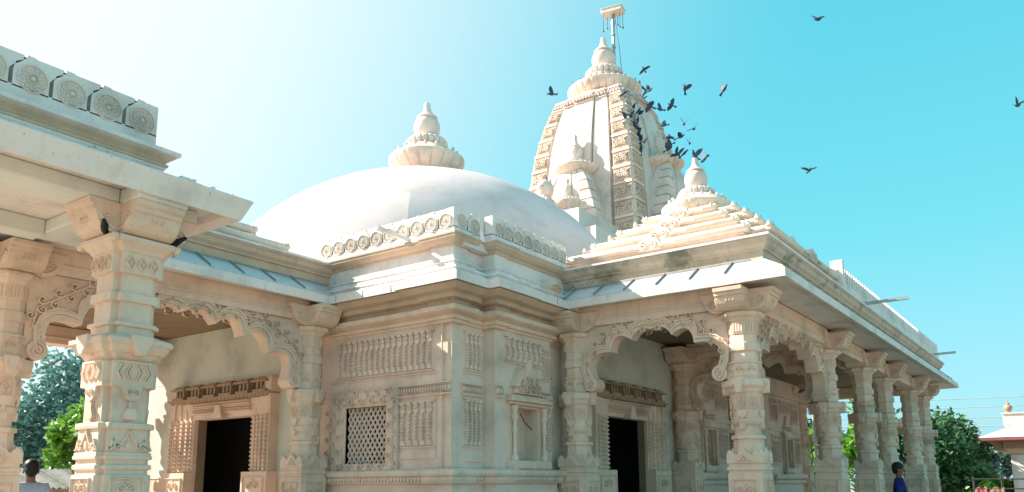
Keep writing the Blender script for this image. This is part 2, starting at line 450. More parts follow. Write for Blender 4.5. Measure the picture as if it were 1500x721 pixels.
def make_arch(m, W, z0, H, ztop, T, mat, name='arch'):
    """m: frame with a measured from the middle of the opening; thickness T centred on h=0"""
    mb = MB(); hp = [(x, z0+y) for x, y in half_intrados(W, H)]
    half = [(0, ztop), (0, hp[0][1])] + hp[1:] + [(W/2*.985, z0+.0), (W/2, z0), (W/2, ztop)]
    for sg in (1, -1):
        mb.prism(m, [(sg*a, b) for a, b in half], -T/2, T/2)
        # rolled end of the arch above the collar
        mb.prism(m, [(sg*(W/2-.125+.10*math.cos(2*PI*i/18)), z0+.095+.10*math.sin(2*PI*i/18)) for i in range(18)], -T/2-.03, T/2+.03)
    full = [(-a, b) for a, b in reversed(hp)] + hp[1:]
    def off(d):
        out = []
        for i, (a, b) in enumerate(full):
            a0, b0 = full[max(i-3,0)]; a1, b1 = full[min(i+3,len(full)-1)]
            L = math.hypot(a1-a0, b1-b0) or 1
            out.append((a-(b1-b0)/L*d, b+(a1-a0)/L*d))
        return out
    for side in (1, -1):
        f = lambda a, b, h=0.0, side=side: m(a, b, side*(T/2+h))
        e0, e1, e2, e3, e4, e5 = off(.002), off(.052), off(.056), off(.098), off(.100), off(.122)
        for A, B, h in ((e0, e1, .014), (e2, e3, .026), (e4, e5, .040)):
            n = len(A)
            vs = [f(*A[i], hh) for i in range(n) for hh in (-.002, h)] + [f(*B[i], hh) for i in range(n) for hh in (h, -.002)]
            fs = []
            for i in range(n-1):
                fs += [(2*i,2*i+1,2*i+3,2*i+2),(2*i+1,2*n+2*i,2*n+2*i+2,2*i+3),(2*n+2*i,2*n+2*i+1,2*n+2*i+3,2*n+2*i+2)]
            mb.add(vs, fs)
        # scroll carving in the spandrels
        for sg in (-1, 1):
            g = lambda a, b, h=0.0, sg=sg: f(sg*a, b, h)
            cp = half_cusps(W); pts = [(.05, min(z0+H+.16, ztop-.075))]
            for k in range(len(cp)-1):
                (xa,ya),(xb,yb) = cp[k], cp[k+1]
                xa, xb, ya, yb = xa*W/2, xb*W/2, ya*H, yb*H
                Lc = math.hypot(xb-xa, yb-ya); nx, ny = abs(yb-ya)/Lc, abs(xb-xa)/Lc
                if W < 2.5 and k == len(cp)-2: continue
                q = (.22 if k == 0 else .46)*Lc+.205
                pts.append((min((xa+xb)/2+nx*q, W/2-.085), min(z0+(ya+yb)/2+ny*q, ztop-.06)))
            pts.append((W/2-.06, z0+(.55 if W < 2.5 else .42)*H))
            vine(mb, g, pts, .05, .022, .026)
            mb.ridge(g, spiral(W/2*.925, z0+.30*H, .045, 0, 1.4), .02, .02)
            mb.ridge(lambda a, b, h=0.0: g(a, b, h+.03), spiral(W/2-.125, z0+.095, .075, PI/2, 1.6, 16), .024, .014)
        scroll_pair(mb, f, 0, z0+H+.075, .035, .018, .02)
    return mb.build(name, mat, temple, 40)
def arch_between(p, q, mat='stone', z0=2.63, H=.76, ztop=3.52, T=.17):
    (x0,y0),(x1,y1) = p, q; L = math.hypot(x1-x0, y1-y0); u = ((x1-x0)/L, (y1-y0)/L)
    m = frame(((x0+x1)/2,(y0+y1)/2,0), (u[0],u[1],0), (0,0,1), (u[1],-u[0],0))
    make_arch(m, L-.31, z0, H, ztop, T, mat)
    b = MB(); b.fbox(m, -L/2+.1, L/2-.1, 3.525, 3.80, -.13, .13); b.fbox(m, -L/2+.1, L/2-.1, 3.60, 3.64, -.145, .145)
    b.build('beam', 'stone', temple, bevel=.008)
arch_between((9.6,5.80),(9.62,3.4))
arch_between((9.62,3.4),(13.3,3.4))
arch_between((13.3,5.80),(13.3,3.4))
arch_between((3.32,8.53),(6.98,8.4))
arch_between((3.32,12.75),(3.32,8.53))
def beam_between(p, q):
    (x0,y0),(x1,y1) = p, q; L = math.hypot(x1-x0, y1-y0); u = ((x1-x0)/L, (y1-y0)/L)
    m = frame(((x0+x1)/2,(y0+y1)/2,0), (u[0],u[1],0), (0,0,1), (u[1],-u[0],0))
    b = MB(); b.fbox(m, -L/2+.1, L/2-.1, 3.525, 3.80, -.13, .13); b.fbox(m, -L/2+.1, L/2-.1, 3.60, 3.64, -.145, .145)
    b.build('beam', 'stone', temple, bevel=.008)
for p, q in (((13.3,3.4),(15.87,3.4)),((15.87,3.4),(17.74,3.4)),((17.74,3.4),(20.55,3.4)),((20.55,3.4),(22.25,3.4)),((6.98,12.75),(3.32,12.75)),((22.25,6.4),(22.25,3.4))): beam_between(p, q)

# ------------------------------------------------------------------ walls
WX, WYC, WYN = 7.35, 6.2, 6.02            # window wall, corner pier, niche wall
DOORX = (9.95, 11.40, 2.40); WIN = (7.27, 8.02, 1.655, 2.385); DOORY = (10.75, 12.08, 2.40); NICHE = (8.43, 8.93, 1.68, 2.36)
w = MB()
w.box(WX, 7.75, WYC, WIN[0], 0, 4.3); w.box(WX, 7.75, WIN[1], 8.7, 0, 4.3); w.box(WX, 7.5, 8.7, DOORX[0], 0, 4.3)
w.box(WX, 7.75, WIN[0], WIN[1], 0, WIN[2]); w.box(WX, 7.75, WIN[0], WIN[1], WIN[3], 4.3)
w.box(WX, 7.5, DOORX[1], 15.0, 0, 4.3); w.box(WX, 7.5, DOORX[0], DOORX[1], DOORX[2], 4.3)
wall_front = w.build('wall', 'stone_main', temple)
w = MB()                                   # wall facing the long veranda
w.box(7.75, 7.98, WYC, 6.6, 0, 4.3)
w.box(7.98, NICHE[0], WYN, 6.6, 0, 4.3); w.box(NICHE[1], 9.25, WYN, 6.6, 0, 4.3)
w.box(NICHE[0], NICHE[1], WYN, 6.6, 0, NICHE[2]); w.box(NICHE[0], NICHE[1], WYN, 6.6, NICHE[3], 4.3); w.box(NICHE[0], NICHE[1], WYN+.22, 6.6, NICHE[2], NICHE[3])
w.box(9.25, 9.7, WYN+.10, 6.6, 0, 4.3)
w.build('wall', 'stone_main', temple)
w = MB()
for (x0, x1, y) in ((13.2, 15.9, WYN), (15.9, 17.2, 6.3), (17.2, 20.8, WYN)): w.box(x0, x1, y, 6.7, 0, 4.3)
w.box(20.5, 20.9, 6.7, 15, 0, 4.3); w.box(7.5, 20.5, 14.6, 15, 0, 4.3); w.box(15.9, 16.3, 6.7, 14.6, 0, 4.3)
w.build('wall', 'stone_main', temple)
w = MB()                                   # plastered door walls behind the porches
w.box(9.7, DOORY[0], WYN, 6.14, 0, 4.3); w.box(DOORY[1], 13.2, WYN, 6.14, 0, 4.3); w.box(DOORY[0], DOORY[1], WYN, 6.14, DOORY[2], 4.3)
w.build('plaster_wall', 'mint', temple)
w = MB(); w.box(WX-.012, WX, 8.55, DOORX[0], 1.5, 3.8); w.box(WX-.012, WX, DOORX[1], 12.7, 1.5, 3.8); w.box(WX-.012, WX, DOORX[0], DOORX[1], DOORX[2], 3.8)
for z in (3.02, 3.35): w.box(WX-.016, WX-.012, 8.55, 12.7, z, z+.006)
w.build('plaster_wall', 'mint', temple)
f = MB(); f.box(7.3, 23.4, 2.9, 15.2, -.15, 0); f.box(3.1, 7.3, 8.0, 13.2, -.15, 0); f.build('plinth', 'pave', temple)
d = MB(); d.box(7.4, 20.9, 6.05, 15.0, 4.302, 4.40); d.build('roof_deck', 'white', temple)

# bastion mouldings
BP = [(WX,8.62),(WX,6.42),(WX-.03,6.42),(WX-.03,WYC-.03),(7.52,WYC-.03),(7.52,WYC),(7.95,WYC),(7.95,WYN-.02),(8.12,WYN-.02),(8.12,WYN),(9.25,WYN),(9.25,WYN+.10),(9.72,WYN+.10)]
BS = [(WX,8.62),(WX,6.46),(WX-.04,6.46),(WX-.04,WYC-.04),(7.54,WYC-.04),(7.54,WYC),(7.93,WYC),(7.93,WYN-.03),(8.14,WYN-.03),(8.14,WYN),(9.72,WYN)]
b = MB()
b.sweep(BP, [(0,.3),(.12,.32),(.14,1.0),(.09,1.1),(.05,1.38),(.10,1.40),(.12,1.44),(.12,1.475),(.15,1.49),(.16,1.52),(.14,1.55),(.07,1.57),(0,1.575)])
for m, a1 in ((faceX(WX-.12, 8.3), 1.9), (faceY(7.5, WYC-.12), .42), (faceY(8.0, WYN-.12), 1.24)):
    teeth(b, m, 0, a1, 1.465, .055, .05, 0, .022)
b.build('wall_base_moulding', 'stone_main', temple)
b = MB()
b.sweep(BP, [(0,3.33),(.025,3.34),(.03,3.37),(.07,3.375),(.075,3.405),(.05,3.415),(.05,3.43),(.12,3.455),(.145,3.47),(.145,3.525),(.10,3.53),(0,3.535)])
b.build('wall_cornice', 'stone', temple)
b = MB()
b.sweep(BS, [(0,3.53),(.05,3.535),(.055,3.60),(.14,3.615),(.15,3.67),(.24,3.685),(.31,3.74),(.315,3.745)])
b.build('eave_soffit', 'cornice', temple)
b = MB()
b.sweep(BS, [(.30,3.755),(.355,3.75),(.36,3.855),(.25,3.885),(.22,3.93),(.245,3.945),(.24,3.965),(.12,4.01),(.10,4.06),(.12,4.07),(.11,4.09),(.03,4.10),(.03,4.29),(-.05,4.295)])
b.build('eave_ledge', 'white', temple)
b = MB(); b.sweep(BS, [(.0,4.285),(.05,4.29),(.06,4.32),(.10,4.335),(.14,4.37),(.145,4.40),(.155,4.405),(.155,4.425),(.10,4.43),(-.2,4.43)])
b.build('parapet_cornice', 'cornice', temple)
b = MB(); b.sweep(BS, [(.135,4.426),(.145,4.432),(.125,4.45),(.05,4.475),(-.2,4.50),(-.3,4.50)])
b.build('parapet_sill', 'white', temple)
# joint lines in the ledges
b = MB()
for y in (6.9, 7.4, 7.9): b.box(WX-.362, WX-.358, y, y+.008, 3.76, 3.85)
for x in (8.4, 8.9, 9.35): b.box(x, x+.008, WYN-.362, WYN-.358, 3.76, 3.85)
b.build('ledge_joint', 'seam', temple)
# ledge ornament on the veranda side
b = MB(); m = faceY(9.0, WYN-.10)
b.prism(m, [(-.12,3.95),(.16,3.95),(.16,4.03),(.1,4.12),(0,4.14),(-.1,4.1)], 0, .14)
for k in range(4): b.ridge(lambda a, c, h=0: m(a, c, h+.14), spiral(-.06+.06*k, 4.03, .045, .6*k, 1.2), .016, .03)
b.build('ledge_ornament', 'stone', temple)

# balustrade of slotted blocks with flower discs
def balustrade(m, L, n, z0, h, parent, mirror=False, thick=.13, petals=12, fh=.016):
    mb = MB(); p = L/n; s = .0155; discs = []
    mb.fbox(m, 0, L, z0, z0+.27*h, -thick, 0)
    for i in range(n):
        x = i*p
        rt = [(p-s,.24*h),(p-s,.60*h),(p*1.03,.70*h),(p*1.25,.86*h),(p*1.28,h)]
        lf = [(s,.24*h),(s,.66*h),(p*.10,.80*h),(p*.34,.935*h),(p*.35,1.025*h),(p*.55,1.025*h),(p*.6,h)]
        if i == 0: lf = [(0,.24*h),(0,1.02*h),(p*.5,1.02*h),(p*.55,h)]
        if i == n-1: rt = [(p,.24*h),(p,h)]
        poly = rt + list(reversed(lf))
        if mirror: poly = [(L-(x+a), z0+q) for a, q in poly]
        else: poly = [(x+a, z0+q) for a, q in poly]
        mb.prism(m, poly, -thick, 0)
        ca = x+p*.53; discs.append((L-ca) if mirror else ca)
    b = mb.build('balustrade', 'white', parent)
    jb = MB(); jb.fbox(m, .01, L-.01, z0+.25*h, z0+.97*h, -thick-.02, -.004); jb.build('slot_shade_fill', 'slot_shade', b)  # dark fill just behind the slots, their shade put into its colour
    for ca in discs:
        fb = MB(); flower(fb, m, ca, z0+.52*h, min(p*.37, h*.34), fh, petals); fb.build('flower_disc', 'flower', b)
    return b
BZ, BH = 4.49, .33
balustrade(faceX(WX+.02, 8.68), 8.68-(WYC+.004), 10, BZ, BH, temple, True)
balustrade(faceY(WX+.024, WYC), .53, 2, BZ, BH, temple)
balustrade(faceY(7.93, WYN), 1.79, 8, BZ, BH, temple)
b = MB(); b.box(WX+.05, 9.7, WYC+.05, 9, 4.38, 4.498); b.build('roof_deck', 'white', temple)

# panels of the window wall
m = faceX(WX, 8.3)
b = MB(); bead_panel(b, m, .08, 1.80, 2.80, 3.27, 17, .15); b.ridge(m, [(-.05,2.74),(1.87,2.74)], .02, .012)
b.build('carved_panel', 'stone_main', temple)
b = MB(); oval_frieze(b, m, 1.03, 1.87, 2.475, 2.60, .045); b.build('carved_frieze', 'stone_main', temple)
b = MB(); bead_panel(b, m, 1.16, 1.82, 1.86, 2.39, 6, .14); b.ridge(m, [(1.12,1.70),(1.86,1.70),(1.86,2.43)], .014, .01)
b.ridge(m, [(1.08,1.6),(1.08,2.44)], .035, .02); b.build('carved_panel', 'stone_main', temple)
b = MB()
vine(b, m, [(-.03,1.66),(-.03,2.4)], .05, .018, .016); b.build('carved_panel', 'stone_main', temple)
# corner pier stripes
b = MB()
mc = faceX(WX-.03, 6.42); b.ridge(mc, [(.09,1.58),(.09,3.33)], .02, .01)
oval_frieze(b, mc, .0, .25, 2.475, 2.60, .045); b.build('carved_frieze', 'stone_main', temple)
m2 = faceY(7.52, WYC)
b = MB(); bead_panel(b, m2, .05, .39, 2.80, 3.25, 4, .15); b.ridge(m2, [(.02,2.74),(.41,2.74)], .02, .012); b.build('carved_panel', 'stone_main', temple)
b = MB(); oval_frieze(b, m2, 0, .42, 2.475, 2.60, .045); b.build('carved_frieze', 'stone_main', temple)
b = MB(); bead_panel(b, m2, .05, .39, 1.86, 2.41, 4, .14); b.ridge(m2, [(.04,1.66),(.40,1.66)], .014, .01); b.build('carved_panel', 'stone_main', temple)
b = MB(); m2b = faceY(7.95, WYN-.02); oval_frieze(b, m2b, 0, .17, 2.475, 2.60, .05); b.build('carved_frieze', 'stone_main', temple)

# window: carved frame and diagonal lattice
win = MB(); fy0, fy1, fz0, fz1 = WIN
fa = lambda y: 8.3-y
A0, A1 = fa(fy1), fa(fy0)
for (a0,a1,b0,b1) in ((A0-.22,A1+.22,fz0-.17,fz0-.05),(A0-.22,A1+.22,fz1+.05,fz1+.22),(A0-.22,A0-.05,fz0-.05,fz1+.05),(A1+.05,A1+.22,fz0-.05,fz1+.05)):
    win.fbox(m, a0, a1, b0, b1, 0, .035)
window = win.build('window', 'stone_main', temple, bevel=.006)
b = MB(); mf = lambda a, c, h=0.0: m(a, c, h+.035)
vine(b, mf, [(A0-.14,fz0-.1),(A0-.14,fz1+.13),(A1+.14,fz1+.13),(A1+.14,fz0-.1),(A0-.14,fz0-.1)], .055, .018, .018)
b.ridge(mf, [(A0-.21,fz0-.16),(A1+.21,fz0-.16),(A1+.21,fz1+.21),(A0-.21,fz1+.21),(A0-.21,fz0-.16)], .018, .012)
b.knob(mf, (A0+A1)/2, fz1+.135, .06, .02, 10)
b.build('carved_border', 'stone_main', window)
b = MB()
for (a0,a1,b0,b1) in ((A0-.05,A1+.05,fz0-.05,fz0),(A0-.05,A1+.05,fz1,fz1+.05),(A0-.05,A0,fz0,fz1),(A1,A1+.05,fz0,fz1)): b.fbox(m, a0, a1, b0, b1, -.06, .018)
b.build('frame', 'stone', window)
b = MB(); Wd, Hd = A1-A0, fz1-fz0; sl = 1.4; st = .083
for sg in (1, -1):
    for k in range(-14, 24):
        # line a = A0 + k*st + sg*t , b = fz0 + sl*t
        ts = [0.0, Hd/sl]
        x0 = k*st; lo, hi = 0.0, Hd/sl
        if sg > 0: lo = max(lo, -x0); hi = min(hi, Wd-x0)
        else:
            x0 = k*st+.0; lo = max(lo, x0-Wd); hi = min(hi, x0)
        if hi-lo < .01: continue
        p0 = (A0+x0+sg*lo, fz0+sl*lo); p1 = (A0+x0+sg*hi, fz0+sl*hi)
        b.ridge(lambda a, c, h=0.0: m(a, c, h-.055+(.004 if sg > 0 else 0)), [p0, p1], .022, .012)
b.build('lattice', 'stone_main', window)
b = MB()
x0, x1 = WX+.39, 7.9
b.box(x0, x0+.02, fy0-.3, fy1+.3, fz0-.3, fz1+.3); b.build('window_dark_sheet', 'black', window)  # black sheet added behind the lattice so its holes look dark

# niche
nm = faceY((NICHE[0]+NICHE[1])/2, WYN); hw = (NICHE[1]-NICHE[0])/2
b = MB()
b.fbox(nm, -hw-.2, hw+.16, NICHE[3]+.03, NICHE[3]+.07, 0, .07); b.fbox(nm, -hw-.24, hw+.2, NICHE[3]+.07, NICHE[3]+.12, 0, .12); b.fbox(nm, -hw-.2, hw+.16, NICHE[3]+.12, NICHE[3]+.15, 0, .09)
niche = b.build('niche', 'stone', temple, bevel=.006)
b = MB(); b.fbox(nm, -hw-.22, hw+.18, NICHE[2]-.10, NICHE[2]-.002, 0, .10); teeth(b, nm, -hw-.12, hw+.16, NICHE[2]-.10, .05, .045, .05, .08)
b.prism(nm, [(-hw-.23,NICHE[2]-.06),(-hw-.12,NICHE[2]-.06),(-hw-.12,NICHE[2]-.13),(-hw-.16,NICHE[2]-.17),(-hw-.21,NICHE[2]-.13)], 0, .13)
b.build('sill', 'stone', niche, bevel=.005)
for sg, x in ((-1, -hw-.10), (1, hw+.07)):
    b = MB()
    c = nm(x, 0, .05)
    b.lathe((c.x, c.y, 0), [(.05,NICHE[2]),(.05,NICHE[2]+.05),(.028,NICHE[2]+.08),(.036,NICHE[2]+.12),(.026,NICHE[2]+.16),(.026,NICHE[2]+.34),(.042,NICHE[2]+.38),(.03,NICHE[2]+.42),(.03,NICHE[2]+.5),(.05,NICHE[2]+.55),(.03,NICHE[2]+.6),(.055,NICHE[3]+.02)], 12)
    b.build('colonnette', 'stone', niche, 40)
    b = MB(); b.fbox(nm, x-.055, x+.055, NICHE[2], NICHE[3]+.03, 0, .018)
    b.build('jamb', 'stone', niche)
b = MB()                                   # flame shaped crest above the niche
b.prism(nm, [(-.34,2.54),(.28,2.54),(.24,2.66),(.13,2.74),(.05,2.92),(-.03,3.0),(-.1,2.90),(-.2,2.76),(-.32,2.66)], 0, .05)
cm = lambda a, c, h=0.0: nm(a, c, h+.05)
for x, s_, r in ((-.22,1,.055),(.17,-1,.05),(-.08,1,.05),(.06,-1,.045),(-.02,1,.035)):
    b.ridge(cm, [(x-s_*.03,2.56),(x,2.64),(x+s_*.035,2.70),(x+s_*.0,2.76)], .024, .024)
    b.ridge(cm, spiral(x, 2.62, r, PI/2, s_*1.3), .02, .024)
b.prism(nm, [(-.42,2.62),(-.30,2.62),(-.14,2.86),(-.26,2.86)], 0, .10)
b.build('crest', 'stone', niche)
b = MB(); bead_panel(b, nm, -.50, .36, 2.96, 3.26, 7, .14); b.build('carved_panel', 'stone_main', temple)
for args in ((faceY(9.0, WYN), .02, .22, 2.80, 3.2, 3, .14), (faceY(9.0, WYN), .02, .22, 1.75, 2.40, 3, .14), (faceY(9.27, WYN+.1), .0, .16, 2.75, 3.25, 2, .14), (faceY(9.27, WYN+.1), .0, .16, 1.8, 2.45, 2, .14)):
    b = MB(); bead_panel(b, *args); b.build('carved_panel', 'stone_main', temple)
b = MB(); oval_frieze(b, faceY(8.98, WYN), .0, .26, 2.48, 2.6, .05); b.build('carved_frieze', 'stone_main', temple)
b = MB(); b.tube([nm(-.22,2.28,.05),nm(-.20,2.17,.09),nm(-.14,2.11,.12),nm(-.08,2.08,.12)], .008, 5); b.build('loose_wire', 'rail', niche)

# second bastion along the veranda, with its own niche, and the sanctum wall with another
def simple_niche(cx, cy, panels=True):
    mm = faceY(cx, cy)
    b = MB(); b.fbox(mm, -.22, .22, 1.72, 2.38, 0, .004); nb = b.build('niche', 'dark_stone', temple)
    b = MB(); b.fbox(mm, -.36, .36, 2.42, 2.53, 0, .12); b.fbox(mm, -.32, .32, 2.38, 2.42, 0, .08); b.fbox(mm, -.34, .34, 1.6, 1.70, 0, .11); teeth(b, mm, -.3, .3, 1.6, .05, .045, .05, .08)
    for x in (-.27, .27): b.fbox(mm, x-.05, x+.05, 1.70, 2.38, 0, .05)
    b.build('frame', 'stone', nb, bevel=.006)
    for x in (-.27, .27):
        b = MB(); c = mm(x, 0, .08)
        b.lathe((c.x, c.y, 0), [(.045,1.70),(.045,1.75),(.026,1.78),(.035,1.84),(.025,1.9),(.025,2.05),(.04,2.1),(.028,2.15),(.028,2.25),(.045,2.3),(.05,2.39)], 10); b.build('colonnette', 'stone', nb, 40)
    b = MB(); b.prism(mm, [(-.3,2.53),(.3,2.53),(.22,2.66),(.1,2.76),(0,2.95),(-.1,2.76),(-.22,2.66)], 0, .06)
    for k in range(5): b.ridge(lambda a, c, h=0: mm(a, c, h+.06), spiral(-.18+.09*k, 2.62, .05, PI/2, 1.3), .02, .024)
    b.build('crest', 'stone', nb)
    if panels:
        for args in ((-1.1, -.55, 2.80, 3.3, 6, .15), (.45, 1.05, 2.80, 3.3, 7, .15), (.42, 1.05, 1.78, 2.45, 8, .14), (-1.1, -.45, 1.78, 2.45, 7, .14), (-.4, .4, 3.0, 3.3, 8, .12)):
            b = MB(); bead_panel(b, mm, *args); b.build('carved_panel', 'stone_main', temple)
        b = MB(); b.fbox(mm, -1.2, 1.2, 3.38, 3.46, 0, .06); b.fbox(mm, -1.2, 1.2, 2.55, 2.62, 0, .03); b.fbox(mm, -1.2, 1.2, 1.48, 1.56, 0, .12); b.fbox(mm, -1.2, 1.2, 1.36, 1.42, 0, .08); teeth(b, mm, -1.2, 1.2, 1.48, .055, .05, .05, .10)
        b.build('wall_moulding', 'stone_main', temple)
simple_niche(14.75, WYN); simple_niche(19.6, WYN)
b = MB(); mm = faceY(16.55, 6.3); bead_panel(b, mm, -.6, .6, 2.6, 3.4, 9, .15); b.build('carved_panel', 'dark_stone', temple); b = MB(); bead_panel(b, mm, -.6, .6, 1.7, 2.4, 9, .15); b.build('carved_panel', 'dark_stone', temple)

# doors
def door(m, half, top, name='doorway'):
    b = MB()
    for k, (d0, d1, h) in enumerate(((0,.07,.05),(.07,.17,.075),(.17,.28,.10))):
        b.fbox(m, -half-d0, half+d0, top+d0, top+d1, 0, h-.003)
    oval_frieze(b, lambda a, c, h=0.0: m(a, c, h+.072), -half, half, top+.09, top+.15, .05)
    oval_frieze(b, lambda a, c, h=0.0: m(a, c, h+.097), -half, half, top+.19, top+.26, .04)
    b.prism(m, [(-.12,top-.02),(.12,top-.02),(.05,top+.18),(-.05,top+.18)], .05, .16)
    d = b.build(name, 'stone', temple)
    for sg in (-1, 1):
        fr = MB()
        for k, (d0, d1, h) in enumerate(((0,.07,.05),(.07,.17,.075),(.17,.28,.10),(.28,.40,.125),(.40,.53,.15))):
            fr.fbox(m, min(sg*(half+d0), sg*(half+d1)), max(sg*(half+d0), sg*(half+d1)), .75, top+d0+(d1-d0), -.01, h)
        for a, h in ((.035,.05),(.12,.075),(.225,.10),(.34,.125),(.465,.15)):
            z = 1.62
            while z < top+.02:
                fr.knob(lambda x, y, hh=0.0: m(x, y, hh+h), sg*(half+a), z, .034 if a > .05 else .024, .03, 6); z += .062
        fr.fbox(m, *(sorted((sg*(half-.01), sg*(half+.56)))), .1, 1.58, 0, .19)
        scroll_panel(fr, lambda x, y, hh=0.0: m(x, y, hh+.19), *sorted((sg*(half+.05), sg*(half+.5))), 1.0, 1.5)
        fr.build('jamb', 'stone', d)
    b = MB()                                # row of little pillared shrines above the lintel
    n = 6; Wt = 2*half+1.0
    b.fbox(m, -Wt/2-.04, Wt/2+.04, top+.285, top+.31, 0, .2)
    teeth(b, m, -Wt/2, Wt/2, top+.285, .09, .04, .1, .19)
    for i in range(n):
        c = -Wt/2+(i+.5)*Wt/n; q = Wt/n*.36
        b.fbox(m, c-q, c+q, top+.31, top+.35, 0, .19)
        for dx in (-.6, 0, .6): b.fbox(m, c+q*dx-.018, c+q*dx+.018, top+.35, top+.46, .02, .15)
        b.fbox(m, c-q*.8, c+q*.8, top+.35, top+.46, 0, .09)
        b.fbox(m, c-q*1.15, c+q*1.15, top+.46, top+.485, 0, .21); b.fbox(m, c-q*.9, c+q*.9, top+.485, top+.51, 0, .17); b.fbox(m, c-q*.6, c+q*.6, top+.51, top+.54, 0, .13)
        if i < n-1: b.fbox(m, c+Wt/n*.5-.03, c+Wt/n*.5+.03, top+.31, top+.45, 0, .07)
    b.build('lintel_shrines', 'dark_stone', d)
door(faceX(WX-.012, (DOORX[0]+DOORX[1])/2), (DOORX[1]-DOORX[0])/2, 2.40)
door(faceY((DOORY[0]+DOORY[1])/2, WYN), (DOORY[1]-DOORY[0])/2, 2.40)
b = MB(); b.box(7.51, 15.9, 6.61, 14.6, 0.003, .02); b.box(9.75, 13.2, 6.15, 6.61, .003, .02); b.build('hall_floor', 'black', temple)  # floor coloured black to paint in the dark of the hall
b = MB(); b.box(8.6, 8.65, 8.2, 14.5, .02, 4.29); b.build('added_dark_sheet', 'black', temple)  # black sheets added inside the hall to keep the doorways dark
b = MB(); b.box(8.7, 15.8, 7.7, 7.75, .02, 4.29); b.build('added_dark_sheet', 'black', temple)
b = MB(); b.box(13.22, 13.3, 6.2, 7.69, .02, 4.29); b.build('added_dark_sheet', 'black', temple)
b = MB(); b.box(9.55, 9.69, 6.61, 7.69, .02, 4.29); b.build('added_dark_sheet', 'black', temple)
b = MB(); b.box(9.7, 13.2, 6.15, 7.7, 4.2, 4.29); b.build('hall_ceiling', 'black', temple)  # ceilings coloured black, painting in the dark behind the doors
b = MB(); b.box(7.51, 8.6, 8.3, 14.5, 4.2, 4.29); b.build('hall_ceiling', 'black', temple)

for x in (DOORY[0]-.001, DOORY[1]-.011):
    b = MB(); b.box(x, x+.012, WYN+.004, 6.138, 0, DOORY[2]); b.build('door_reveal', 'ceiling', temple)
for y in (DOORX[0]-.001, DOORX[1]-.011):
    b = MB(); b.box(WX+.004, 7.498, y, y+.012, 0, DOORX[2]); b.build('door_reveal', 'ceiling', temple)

# ------------------------------------------------------------------ porch roofs
def roof_seams(mb, m, L, p, h0):
    n = int(L/p)
    for i in range(n):
        a = .25+i*p
        mb.add([m(a-.008,0,h0),m(a+.008,0,h0),m(a+.008,1,h0),m(a-.008,1,h0),m(a-.006,0,h0+.03),m(a+.006,0,h0+.03),m(a+.006,1,h0+.03),m(a-.006,1,h0+.03)],
               [(0,3,2,1),(4,5,6,7),(0,1,5,4),(1,2,6,5),(2,3,7,6),(3,0,4,7)])
def porch_roof(path, segs, closed=False, mossy=False):
    b = MB(); b.sweep(path, [(-.16,3.80),(.24,3.80),(.36,3.758),(.40,3.755),(.402,3.868),(.37,3.875),(.2,3.86),(-.1,3.87)])
    b.build('eave', 'white' if not mossy else 'white', temple, bevel=.004)
    b = MB(); b.sweep(path, [(.375,3.877),(.375,3.892),(.06,4.098),(.0,4.10),(.0,3.95)]); b.build('sheet_roof', 'roofpaint', temple)
    b = MB()
    for (p0, p1) in segs:
        d = Vector((p1[0]-p0[0], p1[1]-p0[1], 0)); L = d.length; d.normalize(); o = Vector((d.y, -d.x, 0))
        base = Vector((p0[0], p0[1], 0))+o*.372+Vector((0,0,3.894)); up = -o*.315+Vector((0,0,.206)); nn = Vector((0,0,1))
        m = lambda a, t, h=0.0, d=d, base=base, up=up: base+d*a+up*t+nn*h
        roof_seams(b, m, L, .46, .0)
        b.add([m(0,.93,.006),m(L,.93,.006),m(L,.93,.03),m(0,.93,.03)], [(0,1,2,3)])
    b.build('roof_seam', 'seam', temple)
    b = MB(); b.sweep(path, [(.0,4.09),(.03,4.095),(.03,4.225),(.06,4.235),(.065,4.255),(.105,4.29),(.125,4.345),(.14,4.35),(.14,4.372)])
    b.build('cornice', 'moss' if mossy else 'cornice', temple)
    b = MB(); b.sweep(path, [(.139,4.373),(.16,4.375),(.16,4.405),(.12,4.415),(-.05,4.45),(-.3,4.455)]); b.build('cornice_cap', 'white', temple)
RX0, RX1, RY0 = 9.6, 23.2, 3.1
porch_roof([(RX0,6.0),(RX0,RY0),(RX1,RY0),(RX1,9)], [((RX0,6.0),(RX0,RY0+.1)),((RX0,RY0),(RX1,RY0))], mossy=True)
LX0, LY0, LY1 = 3.15, 8.45, 13.0
porch_roof([(LX0,LY1),(LX0,LY0),(WX,LY0)], [((LX0,LY0),(WX-.1,LY0)), ((LX0,LY1),(LX0,LY0))])
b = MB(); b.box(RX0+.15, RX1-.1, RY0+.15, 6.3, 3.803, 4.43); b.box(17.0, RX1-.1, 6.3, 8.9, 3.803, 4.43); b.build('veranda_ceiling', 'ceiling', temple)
b = MB(); b.box(LX0+.15, WX-.01, LY0+.15, LY1-.1, 3.803, 4.43); b.build('porch_ceiling', 'ceiling', temple)

